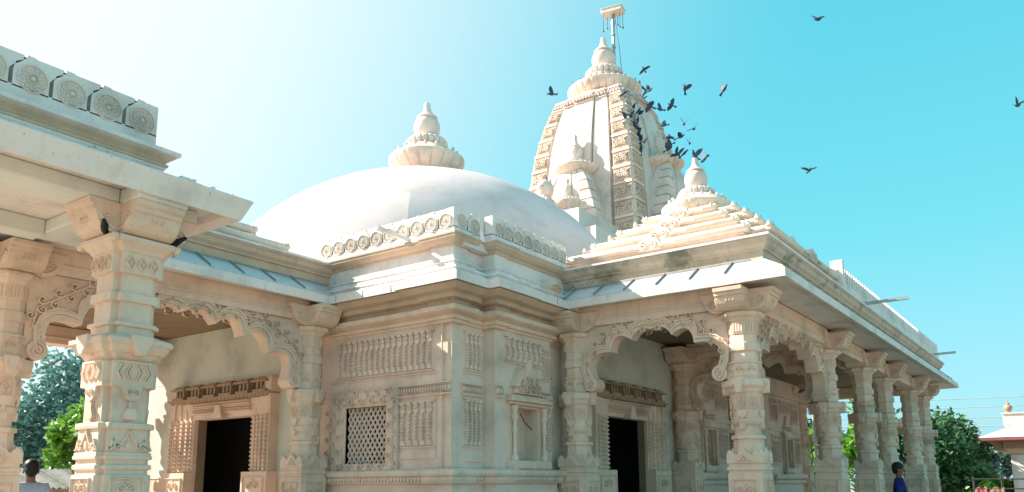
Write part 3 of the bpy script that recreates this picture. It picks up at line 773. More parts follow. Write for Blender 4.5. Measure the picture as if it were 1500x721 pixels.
# stepped pyramids with rolled edges
def tier_poly(cx, cy, hx, hy, e=.26):
    return [(cx-hx+.2,cy+hy),(cx-hx+.2,cy+hy-e),(cx-hx,cy+hy-e),(cx-hx,cy-hy+e),(cx-hx+.2,cy-hy+e),(cx-hx+.2,cy-hy),(cx+hx-.2,cy-hy),(cx+hx-.2,cy-hy+e),(cx+hx,cy-hy+e),(cx+hx,cy+hy-e),(cx+hx-.2,cy+hy-e),(cx+hx-.2,cy+hy)]
def roll(mb, p0, p1, z, r, ext=.06):
    p0, p1 = Vector((p0[0],p0[1],z)), Vector((p1[0],p1[1],z)); d = (p1-p0).normalized()
    a, b_ = p0-d*ext, p1+d*ext
    mb.tube([a, a+d*.02, b_-d*.02, b_], r, 10, [.75,1,1,.75])
    for e, sg in ((a, -1), (b_, 1)):       # upturned curl at each end
        mb.tube([e-d*sg*.05+Vector((0,0,-.008)), e+d*sg*.012+Vector((0,0,r*.55)), e+d*sg*.004+Vector((0,0,r*1.5))], r*.78, 8, [1.0,.85,.2])
def pyramid(cx, cy, sizes, z, dz, fin_scale, name='stepped_roof'):
    for k, (hx, hy) in enumerate(sizes):
        b = MB(); poly = tier_poly(cx, cy, hx, hy, min(.28, hx*.4)); zz = z+k*dz
        b.sweep(poly, [(-.10,zz-.02),(-.10,zz+.1),(-.02,zz+.11),(-.02,zz+.13),(-.05,zz+dz-.02),(-.3,zz+dz+.03)], True)
        n = len(poly)
        for i in (2, 5, 8, 11):
            p, q = poly[i], poly[(i+1) % n]
            roll(b, p, q, zz+dz*.72, .052)
        for i in (0, 3, 6, 9, 1, 4, 7, 10):
            p, q = poly[i], poly[(i+1) % n]
            roll(b, p, q, zz+dz*.70, .047, .03)
        t = b.build('roof_tier', 'tier', temple, 45)
        for m in (faceX(cx-hx-.04, cy), faceY(cx, cy-hy-.04)):
            b = MB()
            b.prism(m, [(-.17,zz+dz*.40),(.17,zz+dz*.40),(.19,zz+dz*.62),(.13,zz+dz*1.0),(0,zz+dz*1.2),(-.13,zz+dz*1.0),(-.19,zz+dz*.62)], -.06, .02)
            q = lambda a, c, h=0.0, m=m: m(a, c, h+.02)
            for sg in (-1, 1):
                b.ridge(q, [(sg*x, y) for x, y in spiral(.072, zz+dz*.66, .058, PI, -1.5, 16)], .026, .014)
                b.ridge(q, [(sg*.17,zz+dz*.55),(sg*.25,zz+dz*.66),(sg*.34,zz+dz*.60),(sg*.42,zz+dz*.62)], .028, .012)
            b.build('scroll_ornament', 'tier', t)

def finial(c, s, dish_r, mat, parent=temple, dish=True, ribs=22, name='finial'):
    """pot finial; s scales the pot (pot radius .25*s)"""
    d = MB()
    if dish:
        r = dish_r
        d.lathe(c, [(r*.60,-.05*s),(r*.66,.0*s),(r*.84,.07*s),(r*.95,.15*s),(r*1.0,.24*s),(r*1.0,.29*s),(r*.94,.32*s),(r*.78,.37*s),(r*.62,.50*s),(r*.5,.54*s)], ribs*10, (1,3,ribs,.07))
        for i in range(ribs):
            t = 2*PI*i/ribs; q = r*.80
            d.lathe((c[0]+q*math.cos(t), c[1]+q*math.sin(t), c[2]+.40*s), [(.02*s,0),(.036*s,.02*s),(.03*s,.05*s),(0.006,.075*s)], 7)
    f0 = d.build(name, 'tier', parent, 40) if dish else None
    p = MB(); z = c[2]+(.50*s if dish else 0); cc = (c[0], c[1], z)
    p.lathe(cc, [(.30*s,0),(.36*s,.04*s),(.40*s,.10*s),(.40*s,.15*s),(.36*s,.20*s),(.26*s,.23*s)], 200, (1,4,20,.10))
    p.lathe(cc, [(.17*s,.20*s),(.17*s,.27*s),(.205*s,.30*s),(.238*s,.36*s),(.252*s,.44*s),(.248*s,.52*s),(.225*s,.58*s),(.19*s,.62*s),(.165*s,.635*s),(.20*s,.65*s),(.205*s,.67*s),(.185*s,.69*s),(.13*s,.735*s),(.10*s,.78*s),(.075*s,.84*s),(.06*s,.90*s),(.065*s,.94*s),(.055*s,.97*s),(.01,.985*s)], 28)
    return p.build('pot' if dish else name, mat, f0 if dish else parent, 50)

PC = (11.62, 4.72)
pyramid(11.80, 4.72, [(1.95,1.62),(1.58,1.35),(1.25,1.08),(.92,.80)], 4.47, .245, 1)
b = MB(); b.lathe((PC[0],PC[1],0), [(.62,5.38),(.60,5.46),(.55,5.5)], 32); b.build('roof_neck', 'spire', temple, 40)
finial((PC[0],PC[1],5.47), .72, .56, 'spire')
LC = (5.2, 10.72)
pyramid(LC[0]+.05, LC[1], [(1.75,1.95),(1.45,1.62),(1.15,1.3),(.85,1.0)], 4.44, .245, 1)
finial((LC[0],LC[1],5.47), .72, .56, 'spire')
# stepped base of the dome square behind the left porch
# long parapet of upright teeth
b = MB(); m = faceY(13.35, 3.02); L = 9.55; n = 62; p = L/n
b.fbox(m, 0, L, 4.45, 4.56, -.1, .02); b.fbox(m, 0, L, 4.56, 4.78, -.1, -.02)
for i in range(n):
    c = (i+.5)*p
    b.prism(m, [(c-p*.36,4.56),(c+p*.36,4.56),(c+p*.36,4.74),(c+p*.2,4.78),(c+p*.12,4.83),(c-p*.12,4.83),(c-p*.2,4.78),(c-p*.36,4.74)], -.1, .01)
b.fbox(m, -.06, .06, 4.45, 4.93, -.16, .03)
b.build('parapet', 'white', temple)
# small antefixes along the far edge of the porch roof
# water spouts
for p0, p1 in (((14.75,3.1,4.46),(14.75,2.3,4.47)),((22.0,3.1,4.47),(22.0,2.5,4.48)),((WX+.05,6.98,4.53),(WX-.55,6.98,4.56))):
    b = MB(); p0, p1 = Vector(p0), Vector(p1); d = (p1-p0).normalized(); sd = d.cross(Vector((0,0,1))).normalized(); up = Vector((0,0,1)); L = (p1-p0).length
    for a0,a1,z0,z1 in ((-.026,.026,-.03,-.015),(-.026,-.015,-.015,.02),(.015,.026,-.015,.02)):
        mm = lambda a, c, h=0.0: p0+sd*a+up*c+d*h
        b.fbox(mm, a0, a1, z0, z1, 0, L)
    b.build('water_spout', 'steel' if p0.x > 10 else 'white', temple)

# ------------------------------------------------------------------ dome
DC = (11.62, 10.52)
b = MB(); zc, Rr, Hh = 4.0, 4.2, 3.42
prof = [(Rr*math.cos(t), zc+Hh*math.sin(t)) for t in [R_(5+82*i/40) for i in range(41)]]
prof = [(Rr*1.02, 4.35)]+prof
rings = []
for r, z in prof:                          # twelve very slightly flattened gores of plaster
    ring = []
    for k in range(96):
        t = 2*PI*k/96; q = (t % (PI/6))-PI/12
        g = 1+.16*(math.cos(PI/12)/math.cos(q)-1)+.008
        ring.append((DC[0]+r*g*math.cos(t+R_(8)), DC[1]+r*g*math.sin(t+R_(8)), z))
    rings.append(ring)
b.rings(rings)
dome = b.build('dome', 'dome', temple, 6)
b = MB(); b.lathe((DC[0],DC[1],0), [(.62,7.28),(.60,7.5),(.5,7.62)], 40); b.build('dome_neck', 'dome', dome, 40)
finial((DC[0],DC[1],7.62), 1.08, .78, 'spire', ribs=18)

# ------------------------------------------------------------------ spire tower
SC = (19.65, 10.70)
WZ = [(4.3,1.80),(8,1.74),(9,1.69),(9.74,1.62),(10.5,1.53),(11,1.44),(11.6,1.29),(12.05,1.15),(12.35,1.05)]
def lerp(tab, z):
    for (a, p), (c, q) in zip(tab, tab[1:]):
        if z <= c: return p+(q-p)*max(0, (z-a))/(c-a)
    return tab[-1][1]
def wz(z): return lerp(WZ, z)
PLAN_H = [(0,1.065),(.265,1.065),(.272,.985),(.280,.96),(.288,.985),(.296,1.03),(.612,1.03),(.618,.95),(.636,.925),(.652,.94),(.66,1.0),(1.0,1.0)]
def spire_plan():
    half = PLAN_H + [(b, a) for a, b in reversed(PLAN_H[:-1])]     # from face middle to next face middle (quarter)
    q = []
    for k in range(4):
        c, s = math.cos(k*PI/2), math.sin(k*PI/2)
        for a, d in half[:-1]: q.append((d*c-a*s, d*s+a*c))
    return q
PLAN = spire_plan()
zs = [4.3,7.5,8.2,8.8,9.3,9.74,10.1,10.5,10.8,11.1,11.4,11.7,12.0,12.2,12.35]
b = MB(); b.rings([[(SC[0]+x*wz(z), SC[1]+y*wz(z), z) for x, y in PLAN] for z in zs])
b.lathe((SC[0],SC[1],0), [(.98,12.34),(.98,12.5)], 40)
spire = b.build('spire_tower', 'spire', temple)
def spire_maps(wf, C):
    return [lambda a, z, h=0.0: Vector((C[0]-wf(z)-h, C[1]-a*wf(z), z)),
            lambda a, z, h=0.0: Vector((C[0]+a*wf(z), C[1]-wf(z)-h, z)),
            lambda a, z, h=0.0: Vector((C[0]+a*wf(z), C[1]+wf(z)+h, z))]
def carved_strip(m, side, z0, z1, step, mat='tier'):
    """stack of framed scroll panels up one edge of a face"""
    b = MB(); a0, a1 = (.665, .995) if side > 0 else (-.995, -.665); ca = (a0+a1)/2
    z = z0
    while z < z1-.2:
        st = min(step, z1-z)
        b.fbox(m, a0, a1, z, z+.07, -.05, .055); b.fbox(m, a0+.01, a1-.01, z+.07, z+.095, -.05, .03)
        zb, zt = z+.12, z+st-.03; k = 1/wz(z)
        b.ridge(m, [(a0+.02,zb),(a1-.02,zb),(a1-.02,zt),(a0+.02,zt),(a0+.02,zb)], .022, .02)
        r = .075
        for sg in (-1, 1):
            b.ridge(m, [(ca+sg*(x)*1.0*k/ .62, y) for x, y in spiral(.062, zb+.11, .06, PI, -1.5, 12)], .022, .05)
            b.ridge(m, [(ca+sg*x*k/.62, y) for x, y in spiral(.075, zb+.225, .05, 0, 1.3, 10)], .02, .05)
            b.knob(m, ca+sg*.11, zb+.06, .03, .04, 5); b.knob(m, ca+sg*.125, zt-.05, .028, .04, 5)
        b.knob(m, ca, zb+.09, .03, .05, 6); b.knob(m, ca, zt-.06, .03, .045, 6)
        z += st
    return b.build('carved_strip', mat, spire)
MAPS = spire_maps(wz, SC)
for i, m in enumerate(MAPS[:2]):
    for sd in (-1, 1): carved_strip(m, sd, 7.7, 12.03, .48)
    b = MB()                                # fretted band under the crowning disc
    for a0, a1, h in ((-.99,-.64,.0),(-.61,-.31,.035),(-.27,.27,.07),(.31,.61,.035),(.64,.99,.0)):
        hh = h*wz(12.2)
        b.fbox(m, a0, a1, 12.05, 12.09, hh-.05, hh+.04); b.fbox(m, a0, a1, 12.29, 12.345, hh-.05, hh+.045)
        n = max(3, int((a1-a0)/.085)); w_ = (a1-a0)/n
        for k in range(n):
            c = a0+(k+.5)*w_
            b.ridge(m, [(c-w_*.42,12.12),(c,12.27),(c+w_*.42,12.12)], .03, hh+.04); b.knob(lambda x, y, q=0.0: m(x, y, q+hh), c, 12.14, w_*.24, .035, 5)
    b.build('fretted_band', 'spire', spire)
# crowning ribbed disc and pot
b = MB(); c = (SC[0],SC[1],0)
b.lathe(c, [(.80,12.45),(.86,12.5),(.98,12.58),(1.07,12.70),(1.10,12.80),(1.10,12.86),(1.04,12.90),(.88,12.95),(.66,13.05),(.55,13.10)], 280, (1,3,28,.05))
for i in range(34):
    t = 2*PI*i/34; b.lathe((c[0]+.97*math.cos(t), c[1]+.97*math.sin(t), 12.9), [(.03,0),(.042,.02),(.035,.05),(.006,.075)], 6)
disc = b.build('ribbed_disc', 'tier', spire, 40)
finial((SC[0],SC[1],13.22), 1.42, .0, 'spire', spire, dish=False)
b = MB(); b.lathe((SC[0],SC[1],12.95), [(.72,.0),(.70,.10),(.60,.18),(.62,.22),(.60,.28),(.50,.30)], 200, (1,3,20,.10)); 
b.build('ribbed_collar', 'spire', disc, 40)
spire.children  # pot was added by finial

# half spires leaning on the two visible faces
def half_spire(C, R0, zb, zt, disc_r, pot_s, off=(0,0), name='half_spire'):
    tab = [(zb, R0), (zb+(zt-zb)*.35, R0*.985), (zb+(zt-zb)*.7, R0*.86), (zb+(zt-zb)*.9, R0*.66), (zt, R0*.44)]
    wf = lambda z: lerp(tab, z)
    ce = lambda z: (C[0]+off[0]*((z-zb)/(zt-zb))**2, C[1]+off[1]*((z-zb)/(zt-zb))**2)
    b = MB(); zz = [zb+(zt-zb)*i/18 for i in range(19)]
    b.rings([[(ce(z)[0]+x*wf(z), ce(z)[1]+y*wf(z), z) for x, y in PLAN] for z in zz])
    hs = b.build(name, 'spire', spire)
    step = .27 if R0 > .5 else .2
    mps = [lambda a, z, h=0.0: Vector((ce(z)[0]-wf(z)-h, ce(z)[1]-a*wf(z), z)), lambda a, z, h=0.0: Vector((ce(z)[0]+a*wf(z), ce(z)[1]-wf(z)-h, z))]
    for m in mps:
        for sd in (-1, 1):
            b = MB(); a0, a1 = (.60, 1.03) if sd > 0 else (-1.03, -.60)
            z = zb
            while z < zt-.12:
                b.fbox(m, a0, a1, z+.014, min(z+step-.014, zt), -.06, .035); z += step
            b.build('coursed_strip', 'spire', hs, bevel=.008)
    D = ce(zt); r = disc_r
    b = MB()
    b.lathe((D[0],D[1],zt), [(r*.62,-.03),(r*.72,.0),(r*.92,.08),(r*1.0,.15),(r*1.0,.20),(r*.9,.235),(r*.66,.285)], 200, (1,2,20,.06))
    for i in range(24):
        t = 2*PI*i/24; b.lathe((D[0]+r*.84*math.cos(t), D[1]+r*.84*math.sin(t), zt+.245), [(.02,0),(.03,.015),(.025,.035),(.005,.05)], 6)
    b.build('ribbed_disc', 'tier', hs, 40)
    p = MB(); s = pot_s; z = zt+.27
    p.lathe((D[0],D[1],z), [(.5*s,0),(.5*s,.08*s),(.40*s,.12*s),(.40*s,.19*s),(.3*s,.23*s),(.19*s,.26*s),(.19*s,.31*s),(.24*s,.4*s),(.265*s,.52*s),(.25*s,.64*s),(.2*s,.70*s),(.22*s,.73*s),(.2*s,.77*s),(.13*s,.84*s),(.09*s,.92*s),(.07*s,1.05*s),(.075*s,1.12*s),(.06*s,1.18*s),(.01,1.22*s)], 28)
    p.build('pot', 'spire', hs, 50)
half_spire((18.50,10.74), .98, 6.0, 9.62, .66, .80, (-.62,-.04))
half_spire((17.75,10.66), .55, 6.0, 8.50, .40, .52, (-.42,0))
half_spire((19.75,9.66), .98, 6.0, 10.0, .68, .80, (.0,-.60))
b = MB(); b.box(15.9, 17.9, 9.0, 12.4, 4.4, 7.4); b.box(15.8, 17.9, 9.4, 12.0, 7.4, 7.9); b.build('spire_porch_roof', 'spire', temple)

# seated lion on the ridge in front of the spire
b = MB()
def blob(mb, c, rx, ry, rz, n=14, mrings=9, rot=None):
    rs = []
    for i in range(1, mrings):
        t = PI*i/mrings-PI/2; ring = []
        for k in range(n):
            p = Vector((rx*math.cos(t)*math.cos(2*PI*k/n), ry*math.cos(t)*math.sin(2*PI*k/n), rz*math.sin(t)))
            if rot: p = rot @ p
            ring.append(Vector(c)+p)
        rs.append(ring)
    mb.rings(rs)
lc = Vector((16.45, 10.75, 7.9))
LB = lambda x, y, z: lc+Vector((x, y, z))
b.box(lc.x-.25, lc.x+.4, lc.y-.22, lc.y+.22, 7.9, 8.02)
ry_ = Matrix.Rotation(R_(28), 3, 'Y')
blob(b, LB(.13,0,.42), .24, .17, .36, rot=ry_); blob(b, LB(-.02,0,.62), .17, .16, .26); blob(b, LB(-.08,0,.98), .19, .19, .19)
blob(b, LB(-.03,0,.93), .2, .23, .24); blob(b, LB(-.24,0,.93), .09, .09, .075)
for sg in (-1, 1):
    b.tube([LB(-.1,sg*.1,.66), LB(-.16,sg*.11,.36), LB(-.18,sg*.11,.1)], .07, 8, [1.1,.85,.7]); blob(b, LB(-.22,sg*.11,.15), .1, .06, .045)
    blob(b, LB(.16,sg*.17,.27), .2, .08, .17); blob(b, LB(0,sg*.2,.15), .12, .06, .05)
    blob(b, LB(-.02,sg*.14,1.14), .04, .05, .06); blob(b, LB(-.235,sg*.07,1.03), .025, .03, .025)
b.tube([LB(.35,0,.2), LB(.5,.05,.3), LB(.5,.08,.55), LB(.4,.08,.7)], .035, 6)
tag(b.build('lion_statue', 'spire', None, 50, origin=lc), 'carved stone lion seated on the ridge in front of the tall spire', 'statue')
b = MB(); b.lathe((0,0,0), [(.001,0),(.001,.001)], 3) if False else None

# pole with a flat box beside the spire's pot
mast = empty('rooftop_pole', (19.85,10.45,13.0), 'thin metal pole carrying a flat tilted box above the spire tip', 'pole')
b = MB(); b.tube([(19.85,10.45,12.95),(19.85,10.45,15.42)], .045, 8); 
for z in (13.9,14.3,14.7,15.1): b.lathe((19.85,10.45,z), [(.06,0),(.06,.05)], 8)
b.build('pole', 'steel', mast)
ar = R_(-80)
mm = frame((19.85,10.45,15.42), (math.cos(ar),math.sin(ar),0), (-math.sin(ar),math.cos(ar),0), (0,0,1))
b = MB(); b.fbox(mm, -.32, .32, -.19, .19, 0, .13); b.fbox(mm, -.34, .34, -.21, .21, .13, .155)
hb = b.build('box', 'tile', mast, bevel=.01)
b = MB()
for x, y, l in ((-.28,-.1,.55),(-.22,.12,.35),(.25,-.12,.55),(.29,.05,.5),(.1,.15,.3)):
    p = mm(x, y, 0); b.tube([p, p-Vector((0,0,l))], .008, 4); blob(b, p-Vector((0,0,l)), .028, .028, .03, 6, 5)
b.build('hanging_cord', 'rail', mast)
b = MB(); b.tube([mm(.05,.0,0), mm(.2,-.1,-1.2), mm(.3,-.2,-2.45)], .008, 4); b.build('stay_wire', 'rail', mast)

# ------------------------------------------------------------------ entrance portico at the left
portico = empty('entrance_portico', (3.4, 7.0, 0), 'pale entrance portico with a carved square column and a flower disc balustrade on its roof', 'portico')
MC = (3.50, 6.62)
CW = .218                                  # half width of the square column
def redent(c, a, n): 
    k = a-n
    x, y = c
    return [(x-k,y-a),(x+k,y-a),(x+k,y-k),(x+a,y-k),(x+a,y+k),(x+k,y+k),(x+k,y+a),(x-k,y+a),(x-k,y+k),(x-a,y+k),(x-a,y-k),(x-k,y-k)]
P0 = redent(MC, CW, .055)
b = MB()
b.sweep(P0, [(.015,1.63),(.015,1.66),(0,1.67),(0,1.85),(.018,1.855),(.022,1.875),(.018,1.90),(-.02,1.91),(-.02,2.19),(.012,2.20),(.012,2.225),(.012,2.225),(.012,2.40),(-.01,2.42)], True)
b.sweep(P0, [(-.02,2.62),(-.02,2.70),(.005,2.705),(.005,2.735),(-.03,2.745),(-.03,2.91),(.0,2.915),(.0,2.985),(-.03,2.995),(-.03,3.15),(.005,3.155),(.005,3.33)], True)
for (ox, oy) in ((0,-1),(-1,0),(1,0),(0,1)):
    nx, ny = ox, oy; u = (-ny, nx)
    mk = lambda off: frame((MC[0]+nx*(CW+off), MC[1]+ny*(CW+off), 0), (u[0],u[1],0), (0,0,1), (nx,ny,0))
    chevrons(b, mk(.012), -.15, .15, 2.245, 2.39, 4); b.fbox(mk(.012), -.155, .155, 2.395, 2.41, 0, .01)
    q = mk(-.02)
    b.prism(q, [(-.085,2.20),(.085,2.20),(.07,2.13),(.03,2.085),(-.03,2.085),(-.07,2.13)], 0, .035); scroll_pair(b, lambda a, c, h=0.0: q(a, c, h+.035), 0, 2.15, .03, .012, .01)
    b.fbox(q, -.014, .014, 2.02, 2.09, 0, .025)
    b.prism(q, [(-.035,2.02),(.035,2.02),(.06,1.96),(.045,1.93),(-.045,1.93),(-.06,1.96)], 0, .035)
    flame(b, mk(0), 0, 1.68, .30, .165, .014)
    for s_ in (-1, 1): flame(b, mk(0), s_*.13, 1.68, .08, .09, .012)
    lozenges(b, mk(.005), -.155, .155, 3.17, 3.31, 3, .014)
mcol = b.build('column', 'stone', portico, bevel=.006)
b = MB()
b.sweep(P0, [(.06,0),(.06,.15),(.03,.2),(.02,1.48),(.0,1.49),(.0,1.52),(.02,1.53),(.02,1.56),(0,1.57),(0,1.605),(.022,1.61),(.022,1.635),(0,1.64)], True)
for (ox, oy) in ((0,-1),(-1,0),(1,0)):
    mk = frame((MC[0]+ox*(CW+.02), MC[1]+oy*(CW+.02), 0), (-oy,ox,0), (0,0,1), (ox,oy,0))
    scroll_panel(b, mk, -.14, .14, 1.12, 1.455); scroll_panel(b, mk, -.14, .14, .6, 1.06)
b.build('base', 'stone', mcol, bevel=.006)
b = MB()
b.sweep(P0, [(-.01,2.41),(.02,2.45),(.03,2.47),(.05,2.475),(.075,2.52),(.08,2.53),(.08,2.545),(.10,2.55),(.10,2.59),(.07,2.60),(.0,2.635)], True)
for (ox, oy) in ((0,-1),(-1,0),(1,0),(0,1)):
    mk = frame((MC[0]+ox*(CW+.07), MC[1]+oy*(CW+.07), 0), (-oy,ox,0), (0,0,1), (ox,oy,0))
    b.prism(mk, [(-.09,2.615),(.09,2.615),(.09,2.56),(.075,2.545),(.06,2.50),(.035,2.47),(.03,2.45),(-.03,2.45),(-.035,2.47),(-.06,2.50),(-.075,2.545),(-.09,2.56)], -.03, .055)
b.build('collar', 'stone', mcol, bevel=.006)
b = MB()
b.sweep(P0, [(0,3.325),(.02,3.335),(.03,3.36),(.07,3.40),(.085,3.41),(.085,3.45),(.05,3.462)], True)
for sx in (-1, 1):
    for sy in (-1, 1): blob(b, (MC[0]+sx*(CW+.06), MC[1]+sy*(CW+.06), 3.42), .035, .035, .04, 10, 7)
b.build('capital', 'stone', mcol, bevel=.006)
br = bracket_mb(.48, .42, 3.463, 3.73); o = br.build('bracket', 'stone', mcol, bevel=.006); o.location = o.location+Vector((MC[0],MC[1],0)) if False else o.location
for c_ in (o,): c_.location = Vector((MC[0],MC[1],0)) + (c_.location + WL[mcol.name]) - WL[mcol.name]
# beams and roof slab
EY, EX = 6.08, 4.22
b = MB(); b.box(MC[0]-.22, MC[0]+.22, MC[1]-.50, 8.0, 3.732, 3.86); b.build('beam', 'soffit', portico, bevel=.01)
b = MB(); b.box(1.2, MC[0]-.222, MC[1]-.2, MC[1]+.2, 3.735, 3.86); b.box(MC[0]+.222, MC[0]+.50, MC[1]-.2, MC[1]+.2, 3.735, 3.86); b.build('beam', 'soffit', portico, bevel=.01)
b = MB(); b.box(1.2, MC[0]-.222, 7.75, 7.98, 3.70, 3.86); b.build('beam', 'soffit', portico, bevel=.01)
path = [(EX,8.0),(EX,EY),(1.2,EY)][::-1]
path = [(1.2,EY),(EX,EY),(EX,8.0)]
b = MB()
b.sweep(path, [(-.12,3.862),(-.1,3.80),(-.02,3.765),(.0,3.765),(.075,3.945),(.06,3.957),(-.5,4.02),(-.9,4.06)])
b.box(1.2, EX-.10, EY+.10, 8.0, 3.862, 3.95)
b.build('eave', 'white', portico)
b = MB(); b.sweep([(1.2,EY+.12),(EX-.12,EY+.12),(EX-.12,7.99)], [(0,3.866),(0,3.858),(-.02,3.856),(-.3,3.8565),(-.5,3.858)]) if False else None
# small stepped coping on the eave's far end
b = MB()
for k in range(5): b.box(3.70+.10*k, 3.80+.10*k-.004, EY+.15, EY+.6, 3.95, 4.07-.02*k)
for k in range(3): b.box(3.74+.19*k, 3.765+.19*k, EY+.02, EY+.1, 3.95, 4.02-.01*k)
b.build('coping', 'white', portico)
UY, UX = 6.62, 3.66                        # upper wall, cornice and balustrade
up = [(1.2,UY),(UX,UY),(UX,8.6)]
b = MB(); b.sweep(up, [(.06,3.95),(.06,4.20),(.07,4.205),(.075,4.225)]); b.box(1.2, UX, UY, 8.6, 3.96, 4.36); b.build('upper_wall', 'white', portico)
b = MB(); b.sweep(up, [(.06,4.222),(.085,4.228),(.09,4.25),(.07,4.262),(.085,4.285),(.125,4.315),(.13,4.328)]); b.build('cornice', 'cornice', portico)
b = MB(); b.sweep(up, [(.128,4.329),(.16,4.335),(.165,4.365),(.15,4.375),(.06,4.40),(.03,4.425),(-.05,4.43)]); b.build('cornice_cap', 'white', portico)
Lb = 2.46
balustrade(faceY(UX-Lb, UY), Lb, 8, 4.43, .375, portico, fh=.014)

# ------------------------------------------------------------------ ground
g = MB(); g.box(-150, 250, -150, 250, -.5, -.16); tag(g.build('ground', 'pave'), kind='structure')

# ------------------------------------------------------------------ trees and plants
def leaf(mb, p, s, rg, long=1.0):
    d = Vector((rg.gauss(0,1), rg.gauss(0,1), rg.gauss(0,.7))).normalized(); e = d.orthogonal().normalized()
    e = Matrix.Rotation(rg.uniform(0, 2*PI), 3, d) @ e
    a = d*s*long; c = e*s*.42
    mb.add([p-a*.5, p+c, p+a*.6, p-c], [(0,1,2,3)])
def tree(name, x, y, z0, h, cr, n, ls, mat, label, group=None, clumps=None, seed=1, cat='tree', ch=.62):
    rg = random.Random(seed)
    t = empty(name, (x, y, z0), label, cat, group)
    b = MB(); top = z0+h*(1-ch*.6)
    b.tube([(x,y,z0),(x+.05*h*.3,y,z0+h*.25),(x-.02*h,y+.02*h,top)], h*.028, 8, [1.3,1,.7])
    cl = []
    for k in range(clumps or 16):
        az = rg.uniform(0, 2*PI); el = rg.uniform(-.55, 1); q = rg.uniform(.35, .95)
        c = Vector((x+cr*q*math.cos(az)*math.sqrt(max(0,1-el*el*.6)), y+cr*q*math.sin(az)*math.sqrt(max(0,1-el*el*.6)), z0+h*(1-ch/2)+h*ch*.5*el*.85))
        cl.append((c, cr*rg.uniform(.28,.5)))
        b.tube([(x-.01*h,y+.01*h,z0+h*.3+rg.uniform(0,.2)*h), c.lerp(Vector((x,y,top)), .4), c], h*.010, 5, [1.2,.8,.3])
    b.build('trunk', 'bark', t, 50)
    f = MB()
    for k in range(n):
        c, r = cl[rg.randrange(len(cl))]
        v = Vector((rg.gauss(0,1), rg.gauss(0,1), rg.gauss(0,.8))).normalized()*r*rg.uniform(.45,1.08)
        leaf(f, c+v, ls*rg.uniform(.6,1.3), rg, 1.5)
    f.build('crown', mat, t)
    return t
# left, seen through the arch
tree('broadleaf_tree', 16.6, 36.0, -.16, 6.7, 3.0, 9000, .20, 'leafC', 'tall bluish green tree behind the left arch, with sky above it', seed=3, clumps=26, ch=.85)
tree('broadleaf_tree', 12.9, 25.6, -.16, 4.6, 1.25, 3600, .16, 'leafA', 'bright green tree beside the square carved column at left', seed=5, clumps=18, ch=.9)
tree('broadleaf_tree', 8.3, 33.0, -.16, 5.4, 2.2, 2500, .22, 'leafC', 'dusty tree at the far left behind the outermost octagonal column', seed=8, ch=.85)
# right
tree('broadleaf_tree', 30.6, 4.0, -.16, 3.65, 1.6, 7500, .13, 'leafB', 'dense dark green tree right of the last veranda column', seed=11, clumps=30, ch=.88)
tree('broadleaf_tree', 29.5, 6.0, -.16, 4.4, 1.4, 3600, .16, 'leafA', 'bright green tree between the last two pairs of veranda columns', seed=12, clumps=18, ch=.9)
tree('broadleaf_tree', 33.5, 9.2, -.16, 4.6, 1.7, 3200, .18, 'leafB', 'leafy tree seen past the third veranda column', seed=14, clumps=18, ch=.9)
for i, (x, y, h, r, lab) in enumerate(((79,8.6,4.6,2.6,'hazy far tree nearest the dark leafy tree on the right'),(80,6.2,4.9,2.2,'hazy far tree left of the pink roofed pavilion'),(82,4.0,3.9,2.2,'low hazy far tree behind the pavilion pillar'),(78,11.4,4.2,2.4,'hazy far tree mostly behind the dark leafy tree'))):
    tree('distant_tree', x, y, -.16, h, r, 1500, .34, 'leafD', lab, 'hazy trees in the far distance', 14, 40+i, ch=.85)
def big_leaf_plant(name, x, y, n, L, label, seed, mat='leafA', cat='plant', sp=1.0, group=None):
    rg = random.Random(seed); t = empty(name, (x,y,-.16), label, cat, group)
    b = MB(); b.tube([(x,y,-.16),(x+.03,y,1.2*L)], .05*L, 7, [1,.6]); b.build('stem', 'bark', t)
    f = MB()
    for k in range(n):
        az = rg.uniform(0, 2*PI); z0 = L*rg.uniform(.5,1.25); lean = rg.uniform(.35,1.0)*sp; ln = L*rg.uniform(.55,1.0)
        base = Vector((x,y,z0)); d = Vector((math.cos(az),math.sin(az),0)); sd = Vector((-d.y,d.x,0)); prev = []
        for i in range(7):
            q = i/6; p = base+d*ln*lean*q+Vector((0,0,ln*(q*.95-q*q*.75*lean))); wd = .13*L*math.sin(PI*min(1,.12+q*.88))*1.0
            prev.append([p-sd*wd+Vector((0,0,wd*.35)), p, p+sd*wd+Vector((0,0,wd*.35))])
        f.rings(prev, closed=False)
    f.build('leaves', mat, t, 60)
    return t
big_leaf_plant('banana_plant', 24.9, 6.95, 26, 1.55, 'broad leaved banana plant seen between the second and third veranda columns', 21)
big_leaf_plant('banana_plant', 26.4, 7.7, 22, 1.9, 'taller banana plant behind the broad leaved one past the second column', 22)
big_leaf_plant('banana_plant', 24.2, 5.4, 14, 1.05, 'low broad leaved plant beside the man in blue', 23)
def bush(x, y, h, r, n, ls, mat, label, seed, group=None):
    rg = random.Random(seed); t = empty('bush', (x,y,-.16), label, 'bush', group)
    b = MB()
    for k in range(7):
        az = rg.uniform(0,2*PI); b.tube([(x,y,-.16),(x+r*.6*math.cos(az),y+r*.6*math.sin(az),h*.75)], .02, 4, [1,.4])
    b.build('stem', 'bark', t)
    f = MB()
    cl = [(Vector((x+rg.uniform(-1,1)*r*.7, y+rg.uniform(-1,1)*r*.7, rg.uniform(.1,.85)*h)), r*rg.uniform(.3,.5)) for _ in range(12)]
    for k in range(n):
        c, q = cl[rg.randrange(12)]; v = Vector((rg.gauss(0,1),rg.gauss(0,1),rg.gauss(0,.8))).normalized()*q*rg.uniform(.4,1.05)
        leaf(f, c+v, ls*rg.uniform(.7,1.3), rg, 1.6)
    f.build('foliage', mat, t)
